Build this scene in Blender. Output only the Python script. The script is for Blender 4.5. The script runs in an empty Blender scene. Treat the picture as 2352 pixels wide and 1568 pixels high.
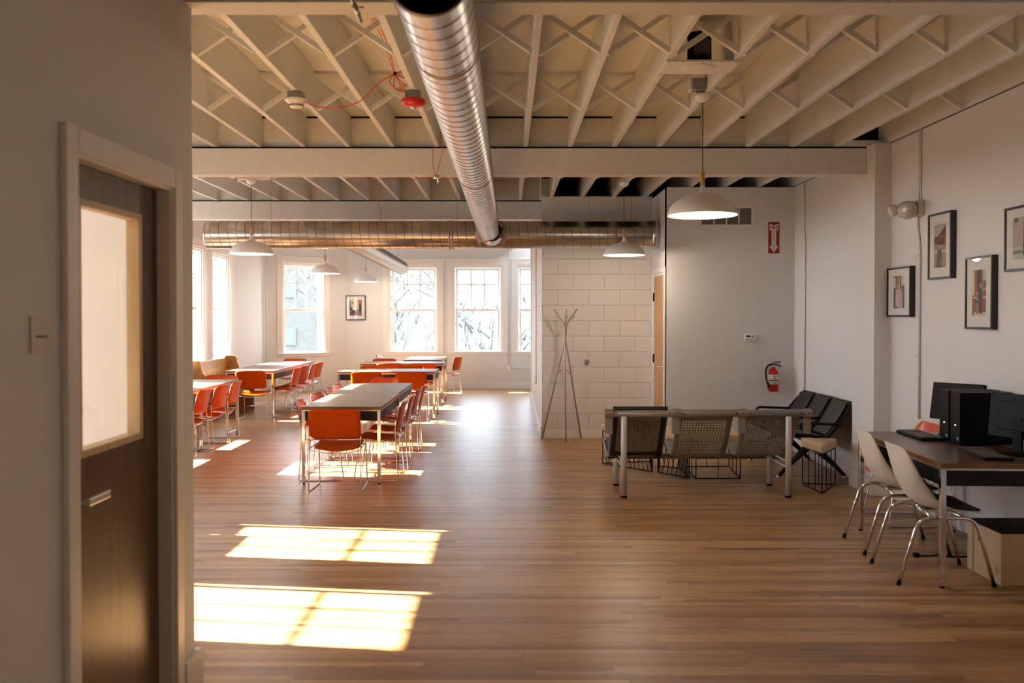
import bpy, math, random
from mathutils import Vector, Matrix, Euler
random.seed(7)
PI = math.pi
sc = bpy.context.scene
col = sc.collection

# ------------------------------------------------------------------ camera, world, sun, exposure
F = 2000.0; PX, PY = 1168.0, 752.0; TH = math.radians(0.8); CZ = 1.62
cam_d = bpy.data.cameras.new('camera'); cam = bpy.data.objects.new('camera', cam_d); col.objects.link(cam)
cam.location = (0, 0, CZ); cam.rotation_euler = (PI / 2 - TH, 0, 0)
cam_d.sensor_width = 36.0; cam_d.lens = F / 2352 * 36
cam_d.shift_x = (1176 - PX) / 2352; cam_d.shift_y = -(784 - PY) / 2352
cam_d.dof.use_dof = True; cam_d.dof.focus_distance = 8.5; cam_d.dof.aperture_fstop = 2.6
cam_d.clip_start = 0.05; cam_d.clip_end = 300
sc.camera = cam

world = bpy.data.worlds.new('world'); sc.world = world; world.use_nodes = True
wnt = world.node_tree; wnt.nodes.clear()
wo = wnt.nodes.new('ShaderNodeOutputWorld'); wb = wnt.nodes.new('ShaderNodeBackground')
wb.inputs[0].default_value = (0.78, 0.91, 1.06, 1); wb.inputs[1].default_value = 4.7
wnt.links.new(wb.outputs[0], wo.inputs[0])

SUN_DIR = Vector((1.0, -0.125, -0.5587 * 1.0078)).normalized()
sd = bpy.data.lights.new('sun', 'SUN'); sun = bpy.data.objects.new('sun', sd); col.objects.link(sun)
sd.energy = 50.0; sd.angle = math.radians(0.55); sd.color = (1.0, 0.96, 0.90)
sun.rotation_euler = SUN_DIR.to_track_quat('-Z', 'Y').to_euler(); sun.location = (-20, 5, 12)

sc.view_settings.view_transform = 'Standard'; sc.view_settings.look = 'None'
sc.view_settings.exposure = 1.4; sc.view_settings.gamma = 1.0; sc.view_settings.use_curve_mapping = False
cy = sc.cycles
cy.use_denoising = True; cy.max_bounces = 9; cy.diffuse_bounces = 6; cy.glossy_bounces = 4
cy.transmission_bounces = 4; cy.transparent_max_bounces = 12; cy.sample_clamp_indirect = 6.0
cy.caustics_reflective = False; cy.caustics_refractive = False; cy.use_adaptive_sampling = True; cy.adaptive_threshold = 0.02

# ------------------------------------------------------------------ from the photograph's measurements to metres
def ray(px, py):
    u, v = (px - PX) / F, (PY - py) / F
    return Vector((u, math.cos(TH) + v * math.sin(TH), v * math.cos(TH) - math.sin(TH)))
def atY(px, py, Y):
    r = ray(px, py); k = Y / r.y; return Vector((r.x * k, Y, CZ + r.z * k))
def atZ(px, py, Z=0.0):
    r = ray(px, py); k = (Z - CZ) / r.z; return Vector((r.x * k, r.y * k, Z))
def atX(px, py, X):
    r = ray(px, py); k = X / r.x; return Vector((X, r.y * k, CZ + r.z * k))

# ------------------------------------------------------------------ materials
MATS = {}
def new_mat(name):
    m = bpy.data.materials.new(name); m.use_nodes = True; nt = m.node_tree; nt.nodes.clear()
    out = nt.nodes.new('ShaderNodeOutputMaterial'); b = nt.nodes.new('ShaderNodeBsdfPrincipled')
    nt.links.new(b.outputs[0], out.inputs[0]); MATS[name] = m
    return m, nt, b, out
def lin(c):
    return tuple(((x / 255) / 12.92 if x / 255 <= 0.04045 else ((x / 255 + 0.055) / 1.055) ** 2.4) for x in c)
def mth(nt, op, a, b=None):
    n = nt.nodes.new('ShaderNodeMath'); n.operation = op
    for i, v in enumerate((a, b)):
        if v is None: continue
        if isinstance(v, (int, float)): n.inputs[i].default_value = v
        else: nt.links.new(v, n.inputs[i])
    return n.outputs[0]
def mixc(nt, fac, c1, c2, mode='MIX'):
    n = nt.nodes.new('ShaderNodeMix'); n.data_type = 'RGBA'; n.blend_type = mode
    for s, v in ((n.inputs[0], fac), (n.inputs[6], c1), (n.inputs[7], c2)):
        if isinstance(v, (int, float)): s.default_value = v
        elif isinstance(v, tuple): s.default_value = (*v[:3], 1)
        else: nt.links.new(v, s)
    return n.outputs[2]
def coords(nt, scale=(1, 1, 1), kind='Object', loc=(0, 0, 0), rot=(0, 0, 0)):
    t = nt.nodes.new('ShaderNodeTexCoord'); mp = nt.nodes.new('ShaderNodeMapping')
    nt.links.new(t.outputs[kind], mp.inputs[0]); mp.inputs['Scale'].default_value = scale
    mp.inputs['Location'].default_value = loc; mp.inputs['Rotation'].default_value = rot
    return mp.outputs[0]
def noise(nt, vec, scale, detail=3, rough=0.5):
    n = nt.nodes.new('ShaderNodeTexNoise'); nt.links.new(vec, n.inputs['Vector'])
    n.inputs['Scale'].default_value = scale; n.inputs['Detail'].default_value = detail; n.inputs['Roughness'].default_value = rough
    return n.outputs['Fac']
def ramp(nt, fac, stops):
    r = nt.nodes.new('ShaderNodeValToRGB'); nt.links.new(fac, r.inputs[0]); e = r.color_ramp.elements
    while len(e) < len(stops): e.new(0.5)
    for el, (p, c) in zip(e, stops): el.position = p; el.color = (*c[:3], 1)
    return r.outputs[0]
def bump(nt, b, h, strength=0.3, dist=0.01):
    n = nt.nodes.new('ShaderNodeBump'); n.inputs['Strength'].default_value = strength; n.inputs['Distance'].default_value = dist
    nt.links.new(h, n.inputs['Height']); nt.links.new(n.outputs[0], b.inputs['Normal'])
def simple(name, c, rough=0.5, metal=0.0, var=0.06, nscale=8.0, bmp=0.0, spec=0.5, coat=0.0, aniso=None):
    m, nt, b, o = new_mat(name)
    v = coords(nt, aniso or (1, 1, 1)); n = noise(nt, v, nscale, 4)
    lo = tuple(x * (1 - var) for x in c); hi = tuple(min(1, x * (1 + var)) for x in c)
    nt.links.new(ramp(nt, n, [(0.3, lo), (0.7, hi)]), b.inputs['Base Color'])
    b.inputs['Roughness'].default_value = rough; b.inputs['Metallic'].default_value = metal
    b.inputs['Specular IOR Level'].default_value = spec; b.inputs['Coat Weight'].default_value = coat
    if bmp: bump(nt, b, n, bmp, 0.004)
    return m
def emis(name, c, s):
    m, nt, b, o = new_mat(name)
    b.inputs['Base Color'].default_value = (*c, 1); b.inputs['Emission Color'].default_value = (*c, 1); b.inputs['Emission Strength'].default_value = s
    return m

wall_c = (0.70, 0.70, 0.70)
simple('wall_paint', wall_c, 0.6, var=0.015, nscale=3, bmp=0.05, spec=0.3)
simple('trim_paint', (0.80, 0.77, 0.74), 0.4, var=0.01, nscale=5)
simple('sash_paint', (0.80, 0.80, 0.79), 0.35, var=0.01, nscale=5)
# painted ceiling wood with grime in patches and brush texture
def painted_wood(name, c, grime=0.35):
    m, nt, b, o = new_mat(name)
    v = coords(nt, (1, 0.25, 1)); n = noise(nt, v, 14, 5, 0.6)
    g = noise(nt, coords(nt), 2.1, 6, 0.7)
    sp = noise(nt, coords(nt, loc=(3, 1, 7)), 26, 2, 0.5)
    base = ramp(nt, n, [(0.3, tuple(x * 0.93 for x in c)), (0.7, c)])
    base = mixc(nt, ramp(nt, g, [(0.56, (0, 0, 0)), (0.80, (grime, grime, grime))]), base, tuple(x * 0.55 for x in (c[0], c[1] * 0.94, c[2] * 0.86)))
    base = mixc(nt, ramp(nt, sp, [(0.74, (0, 0, 0)), (0.80, (0.5, 0.5, 0.5))]), base, (0.10, 0.07, 0.05))
    nt.links.new(base, b.inputs['Base Color']); b.inputs['Roughness'].default_value = 0.5
    bump(nt, b, n, 0.25, 0.004)
painted_wood('joist_paint', (0.76, 0.77, 0.755))
painted_wood('deck_paint', (0.74, 0.74, 0.715), 0.5)
painted_wood('beam_paint', (0.72, 0.725, 0.715), 0.06)
simple('void_shade', (0.030, 0.022, 0.016), 0.85, var=0.4, nscale=6, spec=0.1)  # near-black deck colour, shade of the closed space painted in
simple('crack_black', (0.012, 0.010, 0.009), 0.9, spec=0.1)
# floor: narrow maple strips running across the room
def floor_mat():
    m, nt, b, o = new_mat('floor_strips')
    t = nt.nodes.new('ShaderNodeTexCoord'); sp = nt.nodes.new('ShaderNodeSeparateXYZ'); nt.links.new(t.outputs['Object'], sp.inputs[0])
    X, Y = sp.outputs[0], sp.outputs[1]
    W = 0.050
    r = mth(nt, 'DIVIDE', Y, W); row = mth(nt, 'FLOOR', r); fr = mth(nt, 'FRACT', r)
    wn = nt.nodes.new('ShaderNodeTexWhiteNoise'); wn.noise_dimensions = '1D'; nt.links.new(row, wn.inputs['W'])
    xs = mth(nt, 'ADD', mth(nt, 'DIVIDE', X, 1.5), mth(nt, 'MULTIPLY', wn.outputs[0], 17.0))
    pid = mth(nt, 'FLOOR', xs); fx = mth(nt, 'FRACT', xs)
    cb = nt.nodes.new('ShaderNodeCombineXYZ'); nt.links.new(row, cb.inputs[0]); nt.links.new(pid, cb.inputs[1])
    w2 = nt.nodes.new('ShaderNodeTexWhiteNoise'); w2.noise_dimensions = '2D'; nt.links.new(cb.outputs[0], w2.inputs['Vector'])
    tone = ramp(nt, w2.outputs[0], [(0.0, lin((142, 102, 63))), (0.22, lin((172, 129, 82))), (0.62, lin((187, 145, 97))), (0.86, lin((199, 159, 110))), (1.0, lin((152, 111, 71)))])
    g = noise(nt, coords(nt, (2.2, 60, 1)), 3.0, 5, 0.6)
    tone = mixc(nt, ramp(nt, g, [(0.30, (0.7, 0.7, 0.7)), (0.60, (0, 0, 0))]), tone, mixc(nt, 1.0, tone, (0.58, 0.47, 0.39), 'MULTIPLY'))
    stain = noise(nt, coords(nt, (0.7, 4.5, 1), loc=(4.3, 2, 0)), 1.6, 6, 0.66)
    # stains, deepened towards the benches and computers to paint in the weaker light
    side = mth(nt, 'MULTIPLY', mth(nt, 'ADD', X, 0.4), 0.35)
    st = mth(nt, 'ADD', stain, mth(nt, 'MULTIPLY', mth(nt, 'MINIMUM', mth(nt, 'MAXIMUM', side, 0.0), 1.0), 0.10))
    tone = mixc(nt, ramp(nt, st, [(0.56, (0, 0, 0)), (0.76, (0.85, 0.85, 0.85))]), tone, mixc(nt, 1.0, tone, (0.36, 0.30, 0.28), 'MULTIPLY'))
    gap = mth(nt, 'LESS_THAN', mth(nt, 'MINIMUM', fr, mth(nt, 'SUBTRACT', 1.0, fr)), 0.022)
    end = mth(nt, 'LESS_THAN', fx, 0.0016)
    gp = mth(nt, 'MAXIMUM', gap, end)
    tone = mixc(nt, mth(nt, 'MULTIPLY', gp, 0.62), tone, (0.06, 0.028, 0.014))
    nt.links.new(tone, b.inputs['Base Color'])
    rn = noise(nt, coords(nt, (1.2, 5, 1), loc=(9, 4, 0)), 4, 4)
    rg = mth(nt, 'ADD', mth(nt, 'MULTIPLY', rn, 0.14), 0.29)
    nt.links.new(rg, b.inputs['Roughness']); b.inputs['Specular IOR Level'].default_value = 0.6
    tilt = mth(nt, 'MULTIPLY', w2.outputs[0], 0.6)
    h = mth(nt, 'SUBTRACT', mth(nt, 'ADD', mth(nt, 'MULTIPLY', g, 0.5), mth(nt, 'MULTIPLY', mth(nt, 'MULTIPLY', fr, tilt), 1.0)), gp)
    bump(nt, b, h, 0.16, 0.0016)
floor_mat()
# painted concrete block
def block_mat():
    m, nt, b, o = new_mat('block_paint')
    t = nt.nodes.new('ShaderNodeTexCoord'); sp = nt.nodes.new('ShaderNodeSeparateXYZ'); nt.links.new(t.outputs['Object'], sp.inputs[0])
    u = mth(nt, 'ADD', sp.outputs[0], sp.outputs[1]); cb = nt.nodes.new('ShaderNodeCombineXYZ')
    nt.links.new(mth(nt, 'ADD', u, -11.45 - 0.853 + 0.4064 * 40), cb.inputs[0]); nt.links.new(mth(nt, 'ADD', sp.outputs[2], -2.16 + 0.2032 * 20), cb.inputs[1])
    br = nt.nodes.new('ShaderNodeTexBrick'); nt.links.new(cb.outputs[0], br.inputs[0])
    br.inputs['Scale'].default_value = 1.0; br.inputs['Brick Width'].default_value = 0.4064; br.inputs['Row Height'].default_value = 0.2032
    br.inputs['Mortar Size'].default_value = 0.0048; br.inputs['Mortar Smooth'].default_value = 0.6; br.offset = 0.5
    br.inputs['Color1'].default_value = (0.69, 0.665, 0.635, 1); br.inputs['Color2'].default_value = (0.705, 0.675, 0.645, 1); br.inputs['Mortar'].default_value = (0.62, 0.58, 0.54, 1)
    nt.links.new(br.outputs[0], b.inputs['Base Color']); b.inputs['Roughness'].default_value = 0.55
    n = noise(nt, coords(nt), 90, 3)
    h = mth(nt, 'ADD', mth(nt, 'MULTIPLY', n, 0.12), mth(nt, 'MULTIPLY', br.outputs['Fac'], -1.0))
    bump(nt, b, h, 0.8, 0.008)
block_mat()
def wood(name, c1, c2, rough=0.35, scale=(3, 30, 30), coat=0.0):
    m, nt, b, o = new_mat(name)
    g = noise(nt, coords(nt, scale), 1.4, 6, 0.65)
    nt.links.new(ramp(nt, g, [(0.32, c1), (0.68, c2)]), b.inputs['Base Color']); b.inputs['Roughness'].default_value = rough
    b.inputs['Coat Weight'].default_value = coat; b.inputs['Coat Roughness'].default_value = 0.2
    bump(nt, b, g, 0.1, 0.002)
wood('table_walnut', (0.11, 0.055, 0.030), (0.24, 0.135, 0.078), 0.46, (3, 22, 22), 0.0)
wood('table_edge', (0.13, 0.055, 0.016), (0.32, 0.14, 0.036), 0.35, (4, 40, 40))
wood('desk_walnut', (0.06, 0.030, 0.016), (0.115, 0.06, 0.032), 0.30, (3, 22, 22), 0.3)
wood('door_dark', (0.060, 0.026, 0.008), (0.125, 0.056, 0.016), 0.33, (14, 14, 1.3), 0.1)
wood('door_stop', (0.50, 0.36, 0.19), (0.66, 0.50, 0.29), 0.4, (10, 10, 2))
wood('door_oak', (0.44, 0.22, 0.08), (0.58, 0.31, 0.12), 0.35, (14, 14, 1.3))
wood('pew_oak', (0.38, 0.18, 0.045), (0.60, 0.32, 0.085), 0.22, (20, 2.2, 8), 0.6)
wood('block_wood', (0.36, 0.24, 0.12), (0.72, 0.53, 0.31), 0.5, (4, 4, 60))
wood('lamp_oak', (0.50, 0.27, 0.08), (0.66, 0.38, 0.13), 0.4, (20, 20, 3))
simple('orange_plastic', (0.46, 0.055, 0.0025), 0.32, var=0.05, spec=0.08, coat=0.0)
simple('orange_shell', (0.60, 0.062, 0.004), 0.22, var=0.03, coat=0.3)
simple('white_shell', (0.72, 0.69, 0.62), 0.28, var=0.03)
simple('shell_rim', (0.42, 0.37, 0.30), 0.4, var=0.03)
simple('black_vinyl', (0.010, 0.010, 0.012), 0.38, var=0.2)
simple('black_metal', (0.007, 0.008, 0.010), 0.42, var=0.2, spec=0.3)
simple('black_plastic', (0.004, 0.0045, 0.005), 0.5, var=0.2, spec=0.15)
simple('chrome', (0.78, 0.78, 0.79), 0.10, 1.0, var=0.01)
simple('aluminium', (0.60, 0.60, 0.61), 0.32, 1.0, var=0.03)
simple('silver_paint', (0.62, 0.62, 0.64), 0.34, 0.25, var=0.03)
simple('bench_grey', (0.25, 0.225, 0.20), 0.38, 0.2, var=0.05)
simple('rack_metal', (0.42, 0.36, 0.32), 0.4, 0.5, var=0.04)
simple('galvanised', (0.56, 0.545, 0.52), 0.24, 1.0, var=0.16, nscale=3.2, aniso=(1, 1, 1))
simple('galvanised_long', (0.62, 0.61, 0.60), 0.33, 1.0, var=0.2, nscale=1.0, aniso=(22, 0.6, 22))
simple('galvanised_lit', (0.80, 0.80, 0.79), 0.34, 0.45, var=0.08, nscale=1.0, aniso=(22, 0.6, 22))  # whiter, less metallic duct metal, painting in strong light on the far branch
simple('duct_seam', (0.20, 0.17, 0.15), 0.42, 1.0, var=0.1)
simple('duct_seal', (0.40, 0.33, 0.26), 0.6, 0.3, var=0.08)
simple('shade_white', (0.86, 0.855, 0.85), 0.38, var=0.02, nscale=4)
simple('white_plastic', (0.76, 0.75, 0.73), 0.4, var=0.02)
simple('off_white_plastic', (0.60, 0.56, 0.50), 0.4, var=0.03)
simple('steel_box', (0.30, 0.30, 0.30), 0.45, 0.7, var=0.2, nscale=30)
simple('red_plastic', (0.62, 0.018, 0.012), 0.3, var=0.05)
simple('red_paint', (0.52, 0.010, 0.010), 0.22, var=0.05)
simple('sign_red', (0.30, 0.012, 0.012), 0.5, var=0.03)
simple('sign_white', (0.74, 0.72, 0.69), 0.5, var=0.02)
simple('red_cable', (0.70, 0.045, 0.012), 0.4, var=0.05)
simple('cord_black', (0.015, 0.014, 0.014), 0.5)
simple('kraft', (0.60, 0.43, 0.25), 0.75, var=0.06, nscale=14)
simple('kraft_mark', (0.36, 0.24, 0.13), 0.75, var=0.03)
simple('frame_black', (0.010, 0.010, 0.011), 0.35, var=0.1)
simple('mat_white', (0.70, 0.70, 0.68), 0.8, var=0.01)
simple('vent_dark', (0.10, 0.095, 0.09), 0.5, var=0.1)
simple('paper', (0.70, 0.64, 0.58), 0.7, var=0.02)
simple('ink', (0.03, 0.028, 0.03), 0.6)
simple('label_blue', (0.05, 0.25, 0.62), 0.3, var=0.1)
simple('screen_black', (0.004, 0.005, 0.006), 0.35, var=0.05, spec=0.15)
emis('bulb_glow', (1.0, 0.86, 0.68), 14.0)
emis('led_white', (1.0, 1.0, 1.0), 2.0)
simple('lamp_lens', (0.6, 0.6, 0.6), 0.3, 0.3, var=0.3, nscale=60)
simple('bark', (0.115, 0.113, 0.110), 0.9, var=0.2)
simple('ground_out', (0.07, 0.065, 0.055), 0.95, var=0.2, nscale=0.8)
simple('stone_out', (0.135, 0.128, 0.116), 0.9, var=0.12, nscale=3)
simple('pane_out', (0.10, 0.11, 0.12), 0.2, var=0.1)
m, nt, b, o = new_mat('woods_out')
n1 = noise(nt, coords(nt, (1, 1, 1)), 0.55, 9, 0.72); n2 = noise(nt, coords(nt, (2.4, 1, .5), rot=(0, .6, 0)), 1.6, 6, 0.7)
nt.links.new(ramp(nt, mth(nt, 'ADD', mth(nt, 'MULTIPLY', n1, .5), mth(nt, 'MULTIPLY', n2, .5)), [(0.40, (0.058, 0.061, 0.065)), (0.50, (0.082, 0.083, 0.083)), (0.60, (0.110, 0.106, 0.100))]), b.inputs['Base Color'])
b.inputs['Roughness'].default_value = 1.0; b.inputs['Specular IOR Level'].default_value = 0.0
def glass_mat(name, refl, tint=(1, 1, 1)):
    m = bpy.data.materials.new(name); m.use_nodes = True; nt = m.node_tree; nt.nodes.clear(); MATS[name] = m
    o = nt.nodes.new('ShaderNodeOutputMaterial'); mx = nt.nodes.new('ShaderNodeMixShader')
    tr = nt.nodes.new('ShaderNodeBsdfTransparent'); gl = nt.nodes.new('ShaderNodeBsdfGlossy'); gl.inputs['Roughness'].default_value = 0.01
    lw = nt.nodes.new('ShaderNodeLayerWeight'); lw.inputs[0].default_value = 0.5
    tr.inputs[0].default_value = (*tint, 1)
    fac = mth(nt, 'ADD', mth(nt, 'MULTIPLY', mth(nt, 'POWER', lw.outputs['Facing'], 4.5), 0.7), 0.035)
    nt.links.new(mth(nt, 'MULTIPLY', fac, refl), mx.inputs[0]); nt.links.new(tr.outputs[0], mx.inputs[1]); nt.links.new(gl.outputs[0], mx.inputs[2])
    nt.links.new(mx.outputs[0], o.inputs[0])
glass_mat('window_glass', 0.8, (0.96, 0.98, 0.98))
glass_mat('picture_glass', 0.8)

# ------------------------------------------------------------------ mesh builder
class MB:
    def __init__(s): s.v = []; s.f = []; s.sm = []; s.mi = []
    def add(s, vs, fs, smooth=False, mi=0, M=None):
        o = len(s.v)
        s.v += [tuple(M @ Vector(p)) if M else tuple(p) for p in vs]
        for f in fs: s.f.append([i + o for i in f]); s.sm.append(smooth); s.mi.append(mi)
        return s
    def box(s, x0, x1, y0, y1, z0, z1, mi=0, M=None):
        v = [(x, y, z) for z in (z0, z1) for y in (y0, y1) for x in (x0, x1)]
        return s.add(v, [(0, 2, 3, 1), (4, 5, 7, 6), (0, 1, 5, 4), (1, 3, 7, 5), (3, 2, 6, 7), (2, 0, 4, 6)], False, mi, M)
    def tube(s, pts, r, n=8, closed=False, mi=0, M=None, flat=False):
        pts = [Vector(p) for p in pts]; L = len(pts); rs = r if isinstance(r, (list, tuple)) else [r] * L
        vs = []; up = None
        for i, p in enumerate(pts):
            a = pts[i - 1] if (i > 0 or closed) else p; b = pts[(i + 1) % L] if (i < L - 1 or closed) else p
            t = (b - a)
            if t.length < 1e-9: t = Vector((0, 0, 1))
            t.normalize()
            if up is None:
                up = Vector((0, 0, 1)) if abs(t.z) < 0.9 else Vector((1, 0, 0))
            x = t.cross(up)
            if x.length < 1e-6: x = t.cross(Vector((0.3, 1, 0.2)))
            x.normalize(); up = x.cross(t).normalized()
            for k in range(n):
                an = 2 * PI * k / n
                vs.append(p + x * (math.cos(an) * rs[i]) + up * (math.sin(an) * rs[i]))
        fs = []
        for i in range(L if closed else L - 1):
            j = (i + 1) % L
            for k in range(n): k2 = (k + 1) % n; fs.append((i * n + k, i * n + k2, j * n + k2, j * n + k))
        s.add(vs, fs, not flat, mi, M)
        if not closed:
            o = len(s.v) - L * n
            s.f.append([o + k for k in range(n)][::-1]); s.sm.append(False); s.mi.append(mi)
            s.f.append([o + (L - 1) * n + k for k in range(n)]); s.sm.append(False); s.mi.append(mi)
        return s
    def lathe(s, prof, n=32, c=(0, 0, 0), mi=0, M=None, smooth=True):
        vs = []
        for r, z in prof:
            for k in range(n): a = 2 * PI * k / n; vs.append((c[0] + r * math.cos(a), c[1] + r * math.sin(a), c[2] + z))
        fs = []
        for i in range(len(prof) - 1):
            for k in range(n): k2 = (k + 1) % n; fs.append((i * n + k, i * n + k2, (i + 1) * n + k2, (i + 1) * n + k))
        if prof[0][0] > 1e-6: fs.append(tuple(range(n))[::-1])
        if prof[-1][0] > 1e-6: fs.append(tuple((len(prof) - 1) * n + k for k in range(n)))
        return s.add(vs, fs, smooth, mi, M)
    def shell(s, prof, n=32, c=(0, 0, 0), mi=0, M=None):     # lathe without end caps
        vs = []
        for r, z in prof:
            for k in range(n): a = 2 * PI * k / n; vs.append((c[0] + r * math.cos(a), c[1] + r * math.sin(a), c[2] + z))
        fs = [(i * n + k, i * n + (k + 1) % n, (i + 1) * n + (k + 1) % n, (i + 1) * n + k) for i in range(len(prof) - 1) for k in range(n)]
        return s.add(vs, fs, True, mi, M)
    def prism(s, poly, h0, h1, mi=0, M=None):
        n = len(poly); v = [(x, y, h0) for x, y in poly] + [(x, y, h1) for x, y in poly]
        fs = [tuple(range(n))[::-1], tuple(range(n, 2 * n))] + [(i, (i + 1) % n, n + (i + 1) % n, n + i) for i in range(n)]
        return s.add(v, fs, False, mi, M)
    def grid(s, fn, nu, nv, mi=0, M=None, skip=None):
        v = [fn(i, j) for j in range(nv) for i in range(nu)]
        fs = [(j * nu + i, j * nu + i + 1, (j + 1) * nu + i + 1, (j + 1) * nu + i) for j in range(nv - 1) for i in range(nu - 1) if not (skip and skip(i, j))]
        return s.add(v, fs, True, mi, M)
    def build(s, name, mat, parent=None, bevel=0, solid=0, seg=2, sub=0, off=0):
        me = bpy.data.meshes.new(name); me.from_pydata(s.v, [], s.f); me.validate()
        mats = mat if isinstance(mat, (list, tuple)) else [mat]
        for m in mats: me.materials.append(MATS[m])
        if len(me.polygons) == len(s.f):
            for p, a, b in zip(me.polygons, s.sm, s.mi): p.use_smooth = a; p.material_index = b
        o = bpy.data.objects.new(name, me); col.objects.link(o)
        if parent: o.parent = parent
        if solid:
            m = o.modifiers.new('solid', 'SOLIDIFY'); m.thickness = solid; m.offset = off
        if sub:
            m = o.modifiers.new('sub', 'SUBSURF'); m.levels = sub; m.render_levels = sub
        if bevel:
            m = o.modifiers.new('bevel', 'BEVEL'); m.width = bevel; m.segments = seg; m.limit_method = 'ANGLE'; m.angle_limit = math.radians(40)
        return o
def tag(o, label=None, cat=None, group=None, kind=None):
    if label: o['label'] = label
    if cat: o['category'] = cat
    if group: o['group'] = group
    if kind: o['kind'] = kind
    return o
def thing(name, label, cat, loc=(0, 0, 0), rz=0.0, group=None):
    o = bpy.data.objects.new(name, None); col.objects.link(o); o.location = loc; o.rotation_euler = (0, 0, rz)
    o.empty_display_size = 0.1
    return tag(o, label, cat, group)
def struct(o): o['kind'] = 'structure'; return o
def copy_tree(o, parent=None):
    c = o.copy(); col.objects.link(c); c.parent = parent
    for ch in [x for x in bpy.data.objects if x.parent == o]: copy_tree(ch, c)
    return c
def rnd(pts, r=0.04, n=5):
    """round the corners of a polyline"""
    P = [Vector(p) for p in pts]; out = [P[0]]
    for i in range(1, len(P) - 1):
        a, b, c = P[i - 1], P[i], P[i + 1]; d1 = (a - b); d2 = (c - b); rr = min(r, d1.length * 0.45, d2.length * 0.45)
        p0 = b + d1.normalized() * rr; p1 = b + d2.normalized() * rr
        for k in range(n + 1):
            t = k / n; out.append(p0 * (1 - t) ** 2 + b * (2 * t * (1 - t)) + p1 * t * t)
    out.append(P[-1]); return out
def smooth_path(pts, n=6):
    P = [Vector(p) for p in pts]; out = []
    for i in range(len(P) - 1):
        p0 = P[max(i - 1, 0)]; p1 = P[i]; p2 = P[i + 1]; p3 = P[min(i + 2, len(P) - 1)]
        for k in range(n):
            t = k / n
            out.append(0.5 * ((2 * p1) + (p2 - p0) * t + (2 * p0 - 5 * p1 + 4 * p2 - p3) * t * t + (3 * p1 - p0 - 3 * p2 + p3) * t ** 3))
    out.append(P[-1]); return out
def text_mesh(txt, size, name, mat, parent, M, ext=0.0006, sx=1.0):
    cu = bpy.data.curves.new('t', 'FONT'); cu.body = txt; cu.size = size; cu.align_x = 'CENTER'; cu.align_y = 'CENTER'; cu.extrude = ext; cu.offset = size * 0.018
    ob = bpy.data.objects.new('t', cu); col.objects.link(ob); bpy.context.view_layer.update()
    me = bpy.data.meshes.new_from_object(ob.evaluated_get(bpy.context.evaluated_depsgraph_get()))
    bpy.data.objects.remove(ob); bpy.data.curves.remove(cu)
    me.name = name; me.transform(M @ Matrix.Diagonal((sx, 1, 1, 1))); me.materials.clear(); me.materials.append(MATS[mat])
    o = bpy.data.objects.new(name, me); col.objects.link(o); o.parent = parent
    return o

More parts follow.
